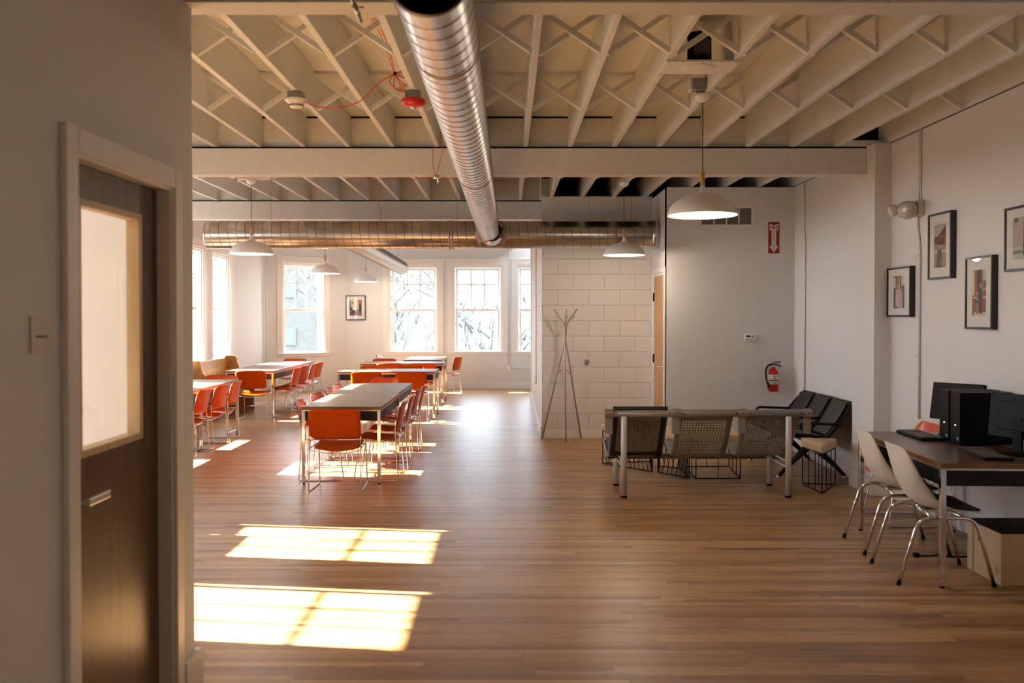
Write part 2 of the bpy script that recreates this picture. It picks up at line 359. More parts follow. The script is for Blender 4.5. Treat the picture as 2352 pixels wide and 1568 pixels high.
# ------------------------------------------------------------------ the room
JZ, DZ, BZ = 3.16, 3.445, 2.905          # underside of joists, underside of deck, underside of beams
def wall(name, p0, p1, z0, z1, th, ops=(), mat='wall_paint'):
    p0, p1 = Vector((*p0, 0)), Vector((*p1, 0)); d = (p1 - p0); L = d.length; d.normalize()
    mb = MB(); u = 0.0
    for (a, b, c, e) in sorted(ops):
        if a > u: mb.box(u, a, 0, th, z0, z1)
        if c > z0: mb.box(a, b, 0, th, z0, c)
        if e < z1: mb.box(a, b, 0, th, e, z1)
        u = b
    if u < L: mb.box(u, L, 0, th, z0, z1)
    o = mb.build(name, mat); o.location = p0; o.rotation_euler = (0, 0, math.atan2(d.y, d.x))
    return struct(o)
WIN_N = [0]
def window(p0, p1, u, gw, lit=True):
    """double-hung sash in the wall running p0 to p1, centred u metres along it"""
    WIN_N[0] += 1
    p0, p1 = Vector((*p0, 0)), Vector((*p1, 0)); d = (p1 - p0).normalized()
    r = bpy.data.objects.new('window_%d' % WIN_N[0], None); col.objects.link(r); struct(r)
    r.location = p0 + d * u; r.rotation_euler = (0, 0, math.atan2(d.y, d.x))
    g = gw / 2; zb, zt, zm0, zm1 = 0.854, 2.618, 1.712, 1.760
    def rect(mb, ho, hi, z0o, z0i, z1i, z1o, y0, y1):
        mb.box(-ho, -hi, y0, y1, z0o, z1o); mb.box(hi, ho, y0, y1, z0o, z1o)
        mb.box(-hi, hi, y0, y1, z0o, z0i); mb.box(-hi, hi, y0, y1, z1i, z1o)
    mb = MB(); rect(mb, g + .225, g + .115, 0.748, 0.80, 2.735, 2.845, -0.02, 0.003)
    mb.box(-g - .245, g + .245, -0.035, -0.0, 2.845, 2.87); mb.box(-g - .235, g + .235, -0.045, 0.0, 0.80, 0.822)
    mb.build('casing', 'trim_paint', r, bevel=0.004)
    mb = MB(); rect(mb, g + .118, g + .085, 0.79, 0.82, 2.70, 2.74, 0.0, 0.25)
    rect(mb, g + .087, g + .062, 0.815, 0.835, 2.67, 2.705, 0.03, 0.088); mb.build('reveal', 'trim_paint', r, bevel=0.003)
    mb = MB(); rect(mb, g + .05, g, 0.815, zb, zm0, zm1, 0.09, 0.125)
    ls = mb.build('lower_sash', 'sash_paint', r, bevel=0.004)
    mb = MB(); mb.box(-g, g, 0.106, 0.109, zb, zm0); mb.build('pane', 'window_glass', ls)
    mb = MB(); rect(mb, g + .05, g, zm0, zm1, zt, zt + .05, 0.13, 0.165); us = mb.build('upper_sash', 'sash_paint', r, bevel=0.004)
    mb = MB(); mb.box(-g, g, 0.146, 0.149, zm1, zt); mb.build('pane', 'window_glass', us)
    mb = MB()
    for k in (-1, 1): mb.box(k * gw / 6 - .012, k * gw / 6 + .012, 0.136, 0.158, zm1, zt)
    mb.box(-g, g, 0.136, 0.158, 2.291, 2.315); mb.build('muntin', 'sash_paint', us)
    for k in (-.25, .25):
        mb = MB(); mb.tube([(k * gw, 0.10, zm1), (k * gw, 0.10, zm1 + .02)], 0.014, 10); mb.build('sash_lock', 'aluminium', ls)
    return r
def win_op(u, gw): return (u - gw / 2 - .115, u + gw / 2 + .115, 0.79, 2.74)

mb = MB(); mb.box(-5.3, 3.6, -2.6, 19.45, -0.06, 0.0); struct(mb.build('floor', 'floor_strips'))
GW = 0.80
yc = [5.18, 6.65, 9.58, 11.06, 13.88]
wall('wall_left', (-5.03, 3.67), (-5.03, 14.8), 0, DZ, 0.25, [win_op(y - 3.67, GW) for y in yc])
for y in yc: window((-5.03, 3.67), (-5.03, 14.8), y - 3.67, GW)
wall('wall_bay_left', (-5.25, 14.8), (-5.25, 16.7), 0, DZ, 0.25, [win_op(15.86 - 14.8, 0.74)])
window((-5.25, 14.8), (-5.25, 16.7), 15.86 - 14.8, 0.74)
wall('wall_bay_panel', (-5.25, 16.7), (-5.02, 18.03), 0, DZ, 0.2)
wall('wall_bay_corner', (-5.02, 18.03), (-3.537, 19.2), 0, DZ, 0.25, [win_op(0.84, 0.75)])
window((-5.02, 18.03), (-3.537, 19.2), 0.84, 0.75)
FX = [-2.10, -0.68, 0.727]
wall('wall_far', (-3.62, 19.2), (2.6, 19.2), 0, DZ, 0.25, [win_op(x + 3.62, 0.883) for x in FX])
for x in FX: window((-3.62, 19.2), (2.6, 19.2), x + 3.62, 0.883)
wall('wall_far_right', (2.6, 19.2), (2.6, 16.9), 0, DZ, 0.2)
mb = MB(); mb.box(0.44, 2.6, 16.75, 16.9, 0, DZ); struct(mb.build('wall_block_back', 'wall_paint'))
mb = MB(); mb.box(0.44, 1.89, 11.45, 11.65, 0, 3.182); mb.box(0.44, 0.60, 11.65, 16.75, 0, DZ); mb.box(1.73, 1.89, 11.65, 12.9, 0, JZ)
struct(mb.build('wall_block', 'block_paint'))
mb = MB(); mb.box(0.425, 0.44, 16.60, 16.76, 0.15, 3.1); struct(mb.build('trim_1', 'trim_paint'))
wall('wall_door', (1.89, 11.45), (1.89, 10.425), 0, 3.15, 0.12, [(0.12, 0.92, 0, 2.15)])
wall('wall_back', (1.89, 10.42), (3.42, 10.42), 0, 3.15, 0.12)
wall('wall_right', (3.42, 12.95), (3.42, -2.5), 0, 3.158, 0.2)
mb = MB(); mb.box(3.40, 3.62, -2.5, 12.9, 3.166, DZ); struct(mb.build('trim_2', 'joist_paint'))
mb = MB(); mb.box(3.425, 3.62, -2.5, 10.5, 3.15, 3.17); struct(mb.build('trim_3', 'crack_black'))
wall('wall_behind', (3.42, -2.5), (-5.03, -2.5), 0, DZ, 0.25)
wall('wall_near', (-1.33, -2.5), (-1.33, 3.67), 0, DZ, 0.12, [(5.15, 5.94, 0, 2.13)])
mb = MB(); mb.box(-5.03, -1.45, 3.55, 3.67, 0, DZ); struct(mb.build('wall_office', 'wall_paint'))
wall('wall_office_left', (-5.03, -2.5), (-5.03, 3.67), 0, DZ, 0.25, [win_op(3.3, GW), win_op(4.77, GW)])
window((-5.03, -2.5), (-5.03, 3.67), 3.3, GW); window((-5.03, -2.5), (-5.03, 3.67), 4.77, GW)
mb = MB(); mb.box(3.27, 3.44, 7.79, 8.28, 0, 3.158); struct(mb.build('wall_pilaster', 'wall_paint', bevel=0.004))
# ceiling deck: painted over the room, near black beyond the block wall to paint in the closed space's shade
mb = MB(); mb.box(-5.3, 0.44, -2.6, 19.45, DZ, DZ + .05); mb.box(0.44, 3.6, -2.6, 10.45, DZ, DZ + .05); mb.box(0.60, 3.6, 16.75, 19.45, DZ, DZ + .05)
struct(mb.build('ceiling', 'deck_paint'))
mb = MB(); mb.box(0.44, 3.6, 10.45, 16.75, DZ, DZ + .05); mb.box(0.60, 3.6, 12.9, 12.95, 2.9, DZ); struct(mb.build('ceiling_2', 'void_shade'))
mb = MB(); mb.box(0.60, 3.6, 11.66, 12.9, 3.0, 3.02); mb.box(1.9, 3.42, 10.55, 11.66, 3.0, 3.02); struct(mb.build('ceiling_3', 'void_shade'))
# beams with the dark crack above them, blocking panels between the joists
for i, (x0, x1, y0) in enumerate([(-5.03, 3.42, 3.595), (-5.03, 3.27, 7.97), (-5.03, 0.44, 11.67)]):
    mb = MB(); mb.box(x0, x1, y0, y0 + .155, BZ, 3.146); tag(mb.build('ceiling_beam', 'beam_paint', bevel=0.006), 'painted crossbeam under the joists', None, kind='structure')
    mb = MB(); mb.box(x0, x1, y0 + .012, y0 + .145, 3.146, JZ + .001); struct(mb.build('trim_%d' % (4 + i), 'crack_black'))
mb = MB(); mb.box(-5.03, 3.0, 8.025, 8.065, JZ, DZ - .012); struct(mb.build('trim_7', 'deck_paint'))
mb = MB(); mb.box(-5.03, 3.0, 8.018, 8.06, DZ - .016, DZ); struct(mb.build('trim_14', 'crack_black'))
mb = MB(); mb.box(-5.03, 0.42, 11.71, 11.75, JZ, DZ); struct(mb.build('trim_8', 'deck_paint'))
mb = MB(); mb.box(3.03, 3.40, 7.93, 7.97, 3.162, 3.21); struct(mb.build('trim_9', 'joist_paint'))
mb = MB(); mb.box(3.03, 3.40, 8.03, 8.06, 3.2, DZ); struct(mb.build('trim_10', 'void_shade'))  # dark panel painting in the shade of the hole by the pilaster
for k in range(-12, 8):
    X = 0.158 + 0.4064 * k
    segs = [(3.2, 8.02, (5.17, 6.56)), (8.07, 12.85 if X > 0.4 else 11.71, (9.83,))]
    if X < 0.4: segs.append((11.76, 19.18, ()))
    for (y0, y1, rows) in segs:
        mb = MB(); mb.box(X - .0205, X + .0205, y0, y1, JZ, DZ - .001)
        j = mb.build('ceiling_joist', 'joist_paint', bevel=0.003, seg=1); struct(j)
        for Y in rows:
            for s in (-1, 1):
                mb = MB(); x0, x1 = X + .0215, X + .3855; Yo = Y + s * .024
                z0, z1 = (JZ + .012, DZ - .03) if s > 0 else (DZ - .03, JZ + .012)
                dx, dz = x1 - x0, z1 - z0; L = math.hypot(dx, dz); nx, nz = -dz / L * .015, dx / L * .015
                v = []
                for yy in (Yo - .019, Yo + .019):
                    v += [(x0 + nx, yy, z0 + nz), (x0 - nx, yy, z0 - nz), (x1 - nx, yy, z1 - nz), (x1 + nx, yy, z1 + nz)]
                mb.add(v, [(0, 1, 2, 3), (7, 6, 5, 4), (0, 4, 5, 1), (1, 5, 6, 2), (2, 6, 7, 3), (3, 7, 4, 0)])
                b = mb.build('cross_brace', 'joist_paint', j)
for i, x in enumerate((-2.92, -3.05, -2.96)):
    Y = (9.9, 14.5, 18.1)[i]
    mb = MB(); mb.box(-3.11, -2.665, Y - .045, Y + .045, JZ - .0, JZ + .038); struct(mb.build('trim_%d' % (11 + i), 'joist_paint'))
# baseboards
def base(name, x0, x1, y0, y1, h=0.155):
    mb = MB(); mb.box(x0, x1, y0, y1, 0, h); struct(mb.build(name, 'trim_paint', bevel=0.005))
base('baseboard_right', 3.40, 3.42, -2.4, 7.77); base('baseboard_right_2', 3.40, 3.42, 8.30, 10.42)
base('baseboard_pilaster', 3.25, 3.42, 7.77, 8.30); base('baseboard_back', 1.92, 3.40, 10.40, 10.42)
base('baseboard_block', 0.44, 1.87, 11.438, 11.45, 0.128); base('baseboard_block_2', 0.42, 0.44, 11.438, 16.9)
base('baseboard_far', -3.6, 2.6, 19.18, 19.2); base('baseboard_left', -5.03, -5.01, 3.67, 14.8); base('baseboard_office', -5.0, -1.46, 3.67, 3.69)
base('baseboard_near', -1.35, -1.303, 3.513, 3.705, 0.205); base('baseboard_near_2', -1.33, -1.305, -2.4, 2.588, 0.205)
# ---- door with the window light, in the wall beside the camera
d = bpy.data.objects.new('door_1', None); col.objects.link(d); struct(d); d.location = (-1.33, 3.045, 0)
tag(d, 'dark stained door with a tall glass light in the near wall')
mb = MB()
for s, a, b in ((-1, -.46, -.385), (1, .385, .46)): mb.box(0, .022, a, b, 0, 2.195)
mb.box(0, .022, -.385, .385, 2.12, 2.195)
mb.build('casing', 'trim_paint', d, bevel=0.005)
mb = MB(); mb.box(-.115, .004, -.395, -.372, 0, 2.13); mb.box(-.115, .004, .372, .395, 0, 2.13); mb.box(-.115, .004, -.372, .372, 2.108, 2.13)
mb.build('jamb', 'trim_paint', d)
mb = MB(); gy0, gy1, gz0, gz1 = -.27, .217, 1.16, 1.997
mb.box(-.09, -.048, -.369, gy0, .01, 2.105); mb.box(-.09, -.048, gy1, .369, .01, 2.105); mb.box(-.09, -.048, gy0, gy1, .01, gz0); mb.box(-.09, -.048, gy0, gy1, gz1, 2.105)
lf = mb.build('leaf', 'door_dark', d)
mb = MB(); q = .024
mb.box(-.093, -.040, gy0, gy0 + q, gz0, gz1); mb.box(-.093, -.040, gy1 - q, gy1, gz0, gz1); mb.box(-.093, -.040, gy0 + q, gy1 - q, gz0, gz0 + q); mb.box(-.093, -.040, gy0 + q, gy1 - q, gz1 - q, gz1)
mb.build('glazing_stop', 'door_stop', lf, bevel=0.003)
mb = MB(); mb.box(-.070, -.065, gy0 + q, gy1 - q, gz0 + q, gz1 - q); mb.build('door_glass', 'picture_glass', lf)
mb = MB(); mb.tube([(-.048, -.30, 1.03), (-.042, -.30, 1.03)], .03, 20); mb.tube([(-.045, -.30, 1.03), (.005, -.30, 1.03)], .010, 12)
mb.box(-.004, .012, -.31, -.165, 1.018, 1.042); mb.build('door_handle', 'aluminium', lf, bevel=0.003)
# ---- oak door in the short wall
d = bpy.data.objects.new('door_2', None); col.objects.link(d); struct(d); d.location = (1.89, 10.93, 0)
tag(d, 'tan oak door beside the concrete block wall')
mb = MB()
for a, b in ((-.455, -.395), (.395, .455)): mb.box(-.018, 0, a, b, 0, 2.205)
mb.box(-.018, 0, -.395, .395, 2.145, 2.205); mb.box(0, .12, -.40, -.36, 0, 2.15); mb.box(0, .12, .36, .40, 0, 2.15); mb.box(0, .12, -.36, .36, 2.12, 2.15)
mb.build('casing', 'trim_paint', d, bevel=0.003)
mb = MB(); mb.box(-.004, .038, -.357, .357, .008, 2.117); lf = mb.build('leaf', 'door_oak', d)
mb = MB(); mb.tube([(-.004, -.29, .99), (-.012, -.29, .99)], .027, 16); mb.tube([(-.01, -.29, .99), (-.06, -.29, .99)], .009, 10); mb.tube([(-.058, -.295, .99), (-.058, -.18, .99)], .009, 10)
mb.build('door_handle', 'chrome', lf)
for z in (1.857, 1.066):
    mb = MB(); mb.tube([(-.012, .358, z - .055), (-.012, .358, z + .055)], .008, 10); mb.box(-.006, -.003, .32, .36, z - .05, z + .05); mb.build('hinge', 'black_metal', lf)

# ---- outside: ground, a stone house and bare trees
mb = MB(); mb.box(-60, 60, 19.5, 90, -4.1, -4.0); mb.box(-60, -5.4, -20, 19.5, -4.1, -4.0)
tag(mb.build('ground_outside', 'ground_out'), kind='structure')
mb = MB()
def hillf(i, j):
    a = math.radians(60 + 70 * i / 60); R_ = 58 + 16 * j / 10
    return (math.cos(a) * R_ * 1.1, math.sin(a) * R_, -4 + 13.5 * (j / 10) ** .8 + .5 * math.sin(i * 1.7) * j / 10)
mb.grid(hillf, 61, 11); tag(mb.build('hill', 'woods_out'), 'pale wooded hillside filling the view from the far windows', kind='structure')
h = thing('stone_house', 'pale stone house seen through the angled corner window', 'building', (-13.5, 42, -4))
mb = MB(); mb.box(-5, 5, 0, 8, 0, 8.5); mb.build('wall', 'stone_out', h)
mb = MB(); mb.prism([(-5.5, 8.5), (5.5, 8.5), (0, 11.5)], -0.4, 8.4, M=Matrix.Rotation(PI / 2, 4, 'X') @ Matrix.Scale(-1, 4, (0, 0, 1))); mb.build('roof', 'stone_out', h)
for x in (-3, 0, 3):
    for z in (1.4, 4.6, 6.9):
        mb = MB(); mb.box(x - .26, x + .26, -.06, .0, z - .42, z + .42); mb.build('window', 'pane_out', h)
def bare_tree(x, y, hgt, seed, label, n0=5):
    rg = random.Random(seed); mb = MB(); tips = []
    def grow(p, dirv, L, r, depth):
        q = p + dirv * L; m = p + dirv * (L * .5) + Vector((rg.uniform(-1, 1), rg.uniform(-1, 1), 0)) * L * .06
        mb.tube([p, m, q], [r, r * .8, r * .6], 6 if depth < 2 else 4)
        if depth >= 6: return
        for k in range(rg.choice((2, 2, 3)) if depth else n0):
            a = rg.uniform(0, 2 * PI); sp = rg.uniform(.35, .85)
            nd = (dirv + Vector((math.cos(a) * sp, math.sin(a) * sp, rg.uniform(-.05, .35)))).normalized()
            grow(p + dirv * (L * rg.uniform(.55, 1.0)), nd, L * rg.uniform(.6, .82), r * .58, depth + 1)
    grow(Vector((0, 0, 0)), Vector((0, 0, 1)), hgt * .32, hgt * .016, 0)
    o = mb.build('bare_tree', 'bark'); o.location = (x, y, -4)
    return tag(o, label, 'tree', 'bare trees outside the far windows')
for i, (x, y, h_, t) in enumerate([(-2.9, 25, 9.5, 'outside the first far window'), (-0.5, 33, 11, 'outside the middle far window, farther off'), (2.6, 27, 9, 'outside the window cut off by the block wall'), (-6.4, 39, 12, 'between the stone house and the far windows')]):
    bare_tree(x, y, h_, 3 + 8 * i, 'leafless winter tree ' + t, 6)

# ------------------------------------------------------------------ ducts
def duct(name, a, b, r, label, pitch=0.11, mat='galvanised', slots=False, capmat=None, seams=True):
    a, b = Vector(a), Vector(b); t = (b - a); L = t.length; ax = t.normalized()
    root = thing(name, label, 'duct', a); q = Vector((0, 0, 1)).rotation_difference(ax).to_matrix().to_4x4()
    mb = MB(); n = 56; mb.shell([(r, 0), (r, L)], n, M=q)
    mb.build('pipe', mat, root)
    if seams:
        mb = MB(); N = int(L / pitch * 40); pts = []
        for i in range(N + 1):
            z = L * i / N; an = 2 * PI * z / pitch
            pts.append((math.cos(an) * (r + .0005), math.sin(an) * (r + .0005), z))
        vs = []; fs = []
        for i, p in enumerate(pts):
            an = 2 * PI * p[2] / pitch; cx, sx = math.cos(an), math.sin(an)
            for dz, dr in ((-.0045, -.0005), (0, .0022), (.0045, -.0005)): vs.append(((r + dr) * cx, (r + dr) * sx, p[2] + dz))
        for i in range(len(pts) - 1):
            for k in range(2): fs.append((i * 3 + k, i * 3 + k + 1, i * 3 + k + 4, i * 3 + k + 3))
        mb.add(vs, fs, True, 0, q); mb.build('spiral_seam', 'duct_seam', root)
    return root, q, L
# main run across the room
rt, q, L = duct('spiral_duct', (-3.80, 11.02, 2.637), (1.885, 11.02, 2.637), 0.174, 'wide galvanised spiral duct crossing the room in front of the block wall')
mb = MB(); mb.lathe([(0, 0), (.17, 0), (.178, .004), (.178, .02), (.172, .03)], 48, M=q @ Matrix.Translation((0, 0, -.004))); mb.build('end_cap', 'galvanised', rt)
for z in (3.06, 3.10): MB().shell([(.175, z - .012), (.183, z), (.175, z + .012)], 48, M=q).build('joint_ring', 'duct_seal', rt)
mb = MB(); mb.shell([(.175, 5.60), (.186, 5.61), (.186, 5.66), (.175, 5.68)], 48, M=q); mb.build('end_ring', 'galvanised', rt)
for x in (-3.0, -0.65, 1.55):
    mb = MB(); mb.tube([(x + 3.8, 0, .172), (x + 3.8, 0, 0.545)], .0025, 6); mb.build('hanger_wire', 'steel_box', rt)
# run towards the camera
X0, Z0, R0 = -0.240, 2.648, 0.127
rt2, q2, L2 = duct('spiral_duct', (X0, 2.62, Z0), (X0 - .0, 10.60, Z0), R0, 'long galvanised spiral duct running lengthwise under the joists', mat='galvanised_long')
MB().shell([(R0 + .001, 0), (R0 + .004, .004), (R0 + .004, .02), (R0 + .001, .024)], 56, M=q2).build('end_ring', 'duct_seam', rt2)
for z in (0.72, 3.60, 6.4): MB().shell([(R0 + .001, z - .012), (R0 + .004, z), (R0 + .001, z + .012)], 56, M=q2).build('joint_ring', 'duct_seal', rt2)
mb = MB(); mb.lathe([(R0 - .002, .03), (0, .03)], 48, M=q2); mb.build('dark_inside', 'black_plastic', rt2)  # black disc painting in the dark inside of the open duct end
mb = MB()
for i in range(44):
    y = 3.9 + i * .065 - 2.62
    for ang in (24, 30):
        a = math.radians(ang); x, z = math.cos(a) * (R0 + .0012), math.sin(a) * (R0 + .0012)
        mb.box(x - .002, x + .0015, y, y + .03, z - .0045, z + .0045)
mb.build('air_vent', 'crack_black', rt2)
for y in (5.0, 7.6):
    mb = MB(); mb.tube([(-.02, y - 2.62, .12), (-.02, y - 2.62, .51)], .0025, 6); mb.build('hanger_wire', 'steel_box', rt2)
# tap where it meets the main run
tp = thing('duct_collar', 'round galvanised collar and flange joining the two large ducts', 'duct collar', (X0 + .03, 10.60, 2.640))
qy = Matrix.Rotation(-PI / 2, 4, 'X')
mb = MB(); mb.shell([(.128, -.06), (.130, 0), (.152, .05), (.152, .30)], 48, M=qy); mb.build('collar', 'galvanised', tp)
mb = MB()
n = 64; vs = []
for rr, dd in ((.150, .003), (.205, .003), (.205, -.002)):
    for k in range(n):
        a = 2 * PI * k / n; x, z = rr * math.cos(a), min(max(rr * math.sin(a), -.172), .172)
        yy = 0.42 - math.sqrt(max(.176 ** 2 - z * z, 0.0)) - dd
        vs.append((x, yy, z))
fs = [(i * n + k, i * n + (k + 1) % n, (i + 1) * n + (k + 1) % n, (i + 1) * n + k) for i in range(2) for k in range(n)]
mb.add(vs, fs, True); mb.build('flange', 'duct_seal', tp)
# far branch with air slots
a, b = Vector((-2.07, 11.02, 2.612)), Vector((-2.07, 16.9, 2.54))
rt3, q3, L3 = duct('spiral_duct', a, b, R0, 'slim bright duct with a row of slots pointing at the far windows', pitch=.075, mat='galvanised_lit')
mb = MB(); mb.lathe([(R0, 0), (R0 - .01, .02), (0, .025)], 40, M=q3 @ Matrix.Translation((0, 0, L3))); mb.build('end_cap', 'galvanised', rt3)
mb = MB()
for i in range(46):
    z = 1.1 + i * .1
    for ang in (14, 34):
        a_ = math.radians(ang); x, zz = math.cos(a_) * (R0 + .001), math.sin(a_) * (R0 + .001)
        mb.box(x - .002, x + .002, z, z + .045, zz - .010 - z * .0125, zz + .010 - z * .0125)
mb.build('air_vent', 'crack_black', rt3)
for y in (15.1, 16.3):
    mb = MB(); mb.tube([(0, y - 11.02, .07), (0, y - 11.02, .54)], .0025, 6); mb.build('hanger_wire', 'steel_box', rt3)

# ------------------------------------------------------------------ pendant lamps
def pendant(x, y, label):
    r = thing('pendant_lamp', label, 'pendant lamp', (x, y, 2.315), group='white dome pendant lamps')
    prof = [(.240, 0), (.2405, .006), (.236, .028), (.222, .060), (.198, .088), (.165, .112), (.125, .130), (.088, .140), (.060, .146), (.040, .155), (.027, .170), (.019, .190), (.016, .212)]
    mb = MB(); mb.shell(prof, 56); mb.build('lamp_shade', 'shade_white', r, solid=0.003, off=-1)
    mb = MB(); mb.lathe([(0, .206), (.0135, .208), (.0150, .214), (.0155, .300), (.012, .306), (0, .308)], 20); mb.build('wooden_neck', 'lamp_oak', r)
    mb = MB(); mb.tube([(0, 0, .305), (0, 0, .815)], .003, 8); mb.build('cord', 'cord_black', r)
    mb = MB(); mb.lathe([(0, .785), (.012, .788), (.040, .80), (.055, .82), (.058, .845), (0, .845)], 28); mb.build('ceiling_rose', 'shade_white', r)
    mb = MB(); mb.lathe([(0, -.005), (.018, .0), (.032, .02), (.034, .038), (.026, .06), (.016, .08), (.016, .12), (0, .12)], 24); mb.build('bulb', 'bulb_glow', r)
    ld = bpy.data.lights.new('lamp_light', 'POINT'); lo = bpy.data.objects.new('lamp_light', ld); col.objects.link(lo); lo.parent = r
    ld.energy = 9; ld.color = (1, .82, .62); ld.shadow_soft_size = .04; lo.location = (0, 0, -.03)
    return r
pendant(1.352, 6.08, 'white dome pendant lamp closest to the camera, hanging before the long crossbeam')
pendant(1.338, 10.1, 'white dome pendant lamp in front of the block wall above the coat rack')
pendant(-2.92, 9.9, 'white dome pendant lamp in front of the capped duct end by the windows')
pendant(-3.05, 14.5, 'white dome pendant lamp overlapping the angled corner window')
pendant(-2.96, 18.1, 'smallest white dome pendant lamp, above the framed photo on the far wall')

pendant(1.352, 1.5, 'added white dome pendant lamp for fill light, unseen above and beside the camera')  # this lamp and the next are added out of view for fill light
pendant(1.352, -1.2, 'added white dome pendant lamp for fill light, unseen behind the camera')
for o in [o for o in bpy.data.objects if o.type == 'LIGHT' and o.parent and o.parent.location.y < 3]: o.data.energy = 2.5
# ------------------------------------------------------------------ things on the ceiling
p = thing('ceiling_speaker', 'white ceiling speaker panel screwed across two joists with black can above', 'speaker', (1.174, 5.40, JZ))
mb = MB(); mb.box(-.225, .225, -.135, .135, -.014, -.0005); mb.build('panel', 'white_plastic', p, bevel=.002)
mb = MB(); mb.lathe([(0, -.022), (.085, -.022), (.098, -.019), (.104, -.014)], 48); mb.build('round_grille', 'white_plastic', p)
mb = MB(); mb.lathe([(.0, 0), (.082, 0), (.082, .012), (.074, .018), (.072, .17), (.080, .174), (.080, .185), (0, .19)], 36, c=(0, -.02, 0)); cn = mb.build('speaker_can', 'black_plastic', p)
mb = MB()
for k in range(11):
    a0 = math.radians(-90 - 38 + k * 7.6); a1 = math.radians(-90 - 38 + (k + 1) * 7.6)
    rr = .0735; mb.add([(rr * math.cos(a0), -.02 + rr * math.sin(a0), .035), (rr * math.cos(a1), -.02 + rr * math.sin(a1), .035), (rr * math.cos(a1), -.02 + rr * math.sin(a1), .145), (rr * math.cos(a0), -.02 + rr * math.sin(a0), .145)], [(0, 1, 2, 3)], True)
mb.build('rating_label', 'vent_dark', cn)
for x, y in ((-.21, -.12), (.21, -.12), (-.21, .12), (.21, .12), (0, -.12)): MB().tube([(x, y, -.017), (x, y, -.012)], .005, 8).build('screw', 'steel_box', p)
p = thing('junction_box', 'grey steel junction box on the joist directly above the big pendant lamp', 'junction box', (1.306, 6.02, JZ))
mb = MB(); mb.box(-.050, .0495, -.052, .045, .006, .082); mb.build('box', 'steel_box', p, bevel=.003)
MB().box(-.066, -.0505, -.055, .045, .004, .085).build('bracket', 'white_plastic', p)
p = thing('smoke_detector', 'round white smoke detector on a steel box under a joist', 'smoke detector', (-1.468, 6.04, JZ))
mb = MB(); mb.box(-.05, .05, -.05, .05, -.045, -.0005); mb.build('steel_box', 'steel_box', p, bevel=.003)
mb = MB(); mb.lathe([(0, -.105), (.040, -.104), (.046, -.098), (.048, -.085), (.056, -.080), (.060, -.068), (.075, -.062), (.078, -.052), (.070, -.045), (0, -.045)], 40); mb.build('housing', 'white_plastic', p)
mb = MB()
for k in range(16):
    a = 2 * PI * k / 16; mb.box(-.005, .005, -.0495, -.0465, -.096, -.087, M=Matrix.Rotation(a, 4, 'Z'))
mb.build('sensor_slots', 'black_plastic', p)
p = thing('fire_alarm', 'red round fire alarm with a clear strobe on a steel box beside the duct', 'fire alarm', (-0.655, 6.02, JZ))
mb = MB(); mb.box(-.052, .052, -.052, .052, -.052, -.0005); mb.build('steel_box', 'steel_box', p, bevel=.003)
mb = MB(); mb.lathe([(0, -.105), (.045, -.104), (.072, -.096), (.084, -.080), (.085, -.062), (.078, -.052), (0, -.052)], 44); mb.build('housing', 'red_plastic', p)
mb = MB(); mb.lathe([(0, -.122), (.016, -.119), (.023, -.108), (.023, -.10), (0, -.10)], 24); mb.build('strobe', 'lamp_lens', p)
def cable(name, pts, r, mat, label, cat='cable', n=6, group=None, k=7):
    mb = MB(); mb.tube(smooth_path(pts, k), r, n); return tag(mb.build(name, mat), label, cat, group)
cable('alarm_cable', [(-1.42, 6.03, 3.10), (-1.33, 6.02, 3.06), (-1.18, 6.01, 3.045), (-1.02, 6.0, 3.09), (-.90, 5.98, 3.20), (-.80, 5.96, 3.255), (-.77, 5.95, 3.27)], .0035, 'red_cable', 'red cable sagging from the smoke detector to the tied bundle')
kn = MB(); base_p = Vector((-.775, 5.95, 3.265))
for i, (dx, dz, ex, ez) in enumerate([(.10, -.005, .12, -.03), (.10, .012, .13, .0), (.06, -.075, .07, -.105), (.0, -.10, .07, -.11), (.05, -.04, .075, -.08), (.09, -.02, .13, -.045)]):
    kn.tube(smooth_path([base_p, base_p + Vector((dx * .6, .01 * i - .03, dz * 1.0)), base_p + Vector((ex, .012 * i - .03, ez))], 8), .0032, 6)
kn.tube(smooth_path([base_p + Vector((0, 0, 0)), base_p + Vector((-.03, -.02, -.06)), base_p + Vector((.02, -.02, -.115)), base_p + Vector((.07, .02, -.12))], 8), .0032, 6)
kb = tag(kn.build('alarm_cable', 'red_cable'), 'looped bundle of red cable tied beside the red fire alarm', 'cable')
mb = MB(); mb.tube([base_p + Vector((-.006, 0, 0)), base_p + Vector((.012, 0, 0))], .012, 8); mb.build('cable_tie', 'black_plastic', kb)
for dx in (0, .02): cable('alarm_cable', [(-.835 + dx, 5.35, DZ - .01), (-.80 + dx, 5.6, 3.37), (-.78 + dx * .4, 5.94, 3.275)], .003, 'red_cable', 'thin red cable dropping from the deck to the tied bundle', group='twin red cables above the bundle')
# cables and beam clamp at the long crossbeam
e0 = Vector((-.645, 7.93, 0))
cable('alarm_cable', [(-.64, 7.90, 3.29), (-.68, 7.90, 3.12), (-.685, 7.90, 2.98), (-.665, 7.93, 2.885)], .003, 'red_cable', 'red cable looping down over the long crossbeam, thicker bend towards the windows')
cable('alarm_cable', [(-.62, 7.90, 3.29), (-.60, 7.90, 3.10), (-.63, 7.90, 2.98), (-.660, 7.93, 2.885)], .003, 'red_cable', 'red cable looping down over the long crossbeam, strand closer to the duct')
mb = MB(); mb.tube([(-.665, 7.95, 2.895), (-.665, 7.95, 2.865)], .013, 10); mb.tube([(-.65, 7.99, 2.90), (-.645, 8.0, 2.83)], .009, 8); mb.box(-.69, -.63, 7.98, 8.02, 2.875, 2.903)
tag(mb.build('beam_clamp', 'chrome'), 'small steel clamp under the long crossbeam where the red cables end', 'clamp')
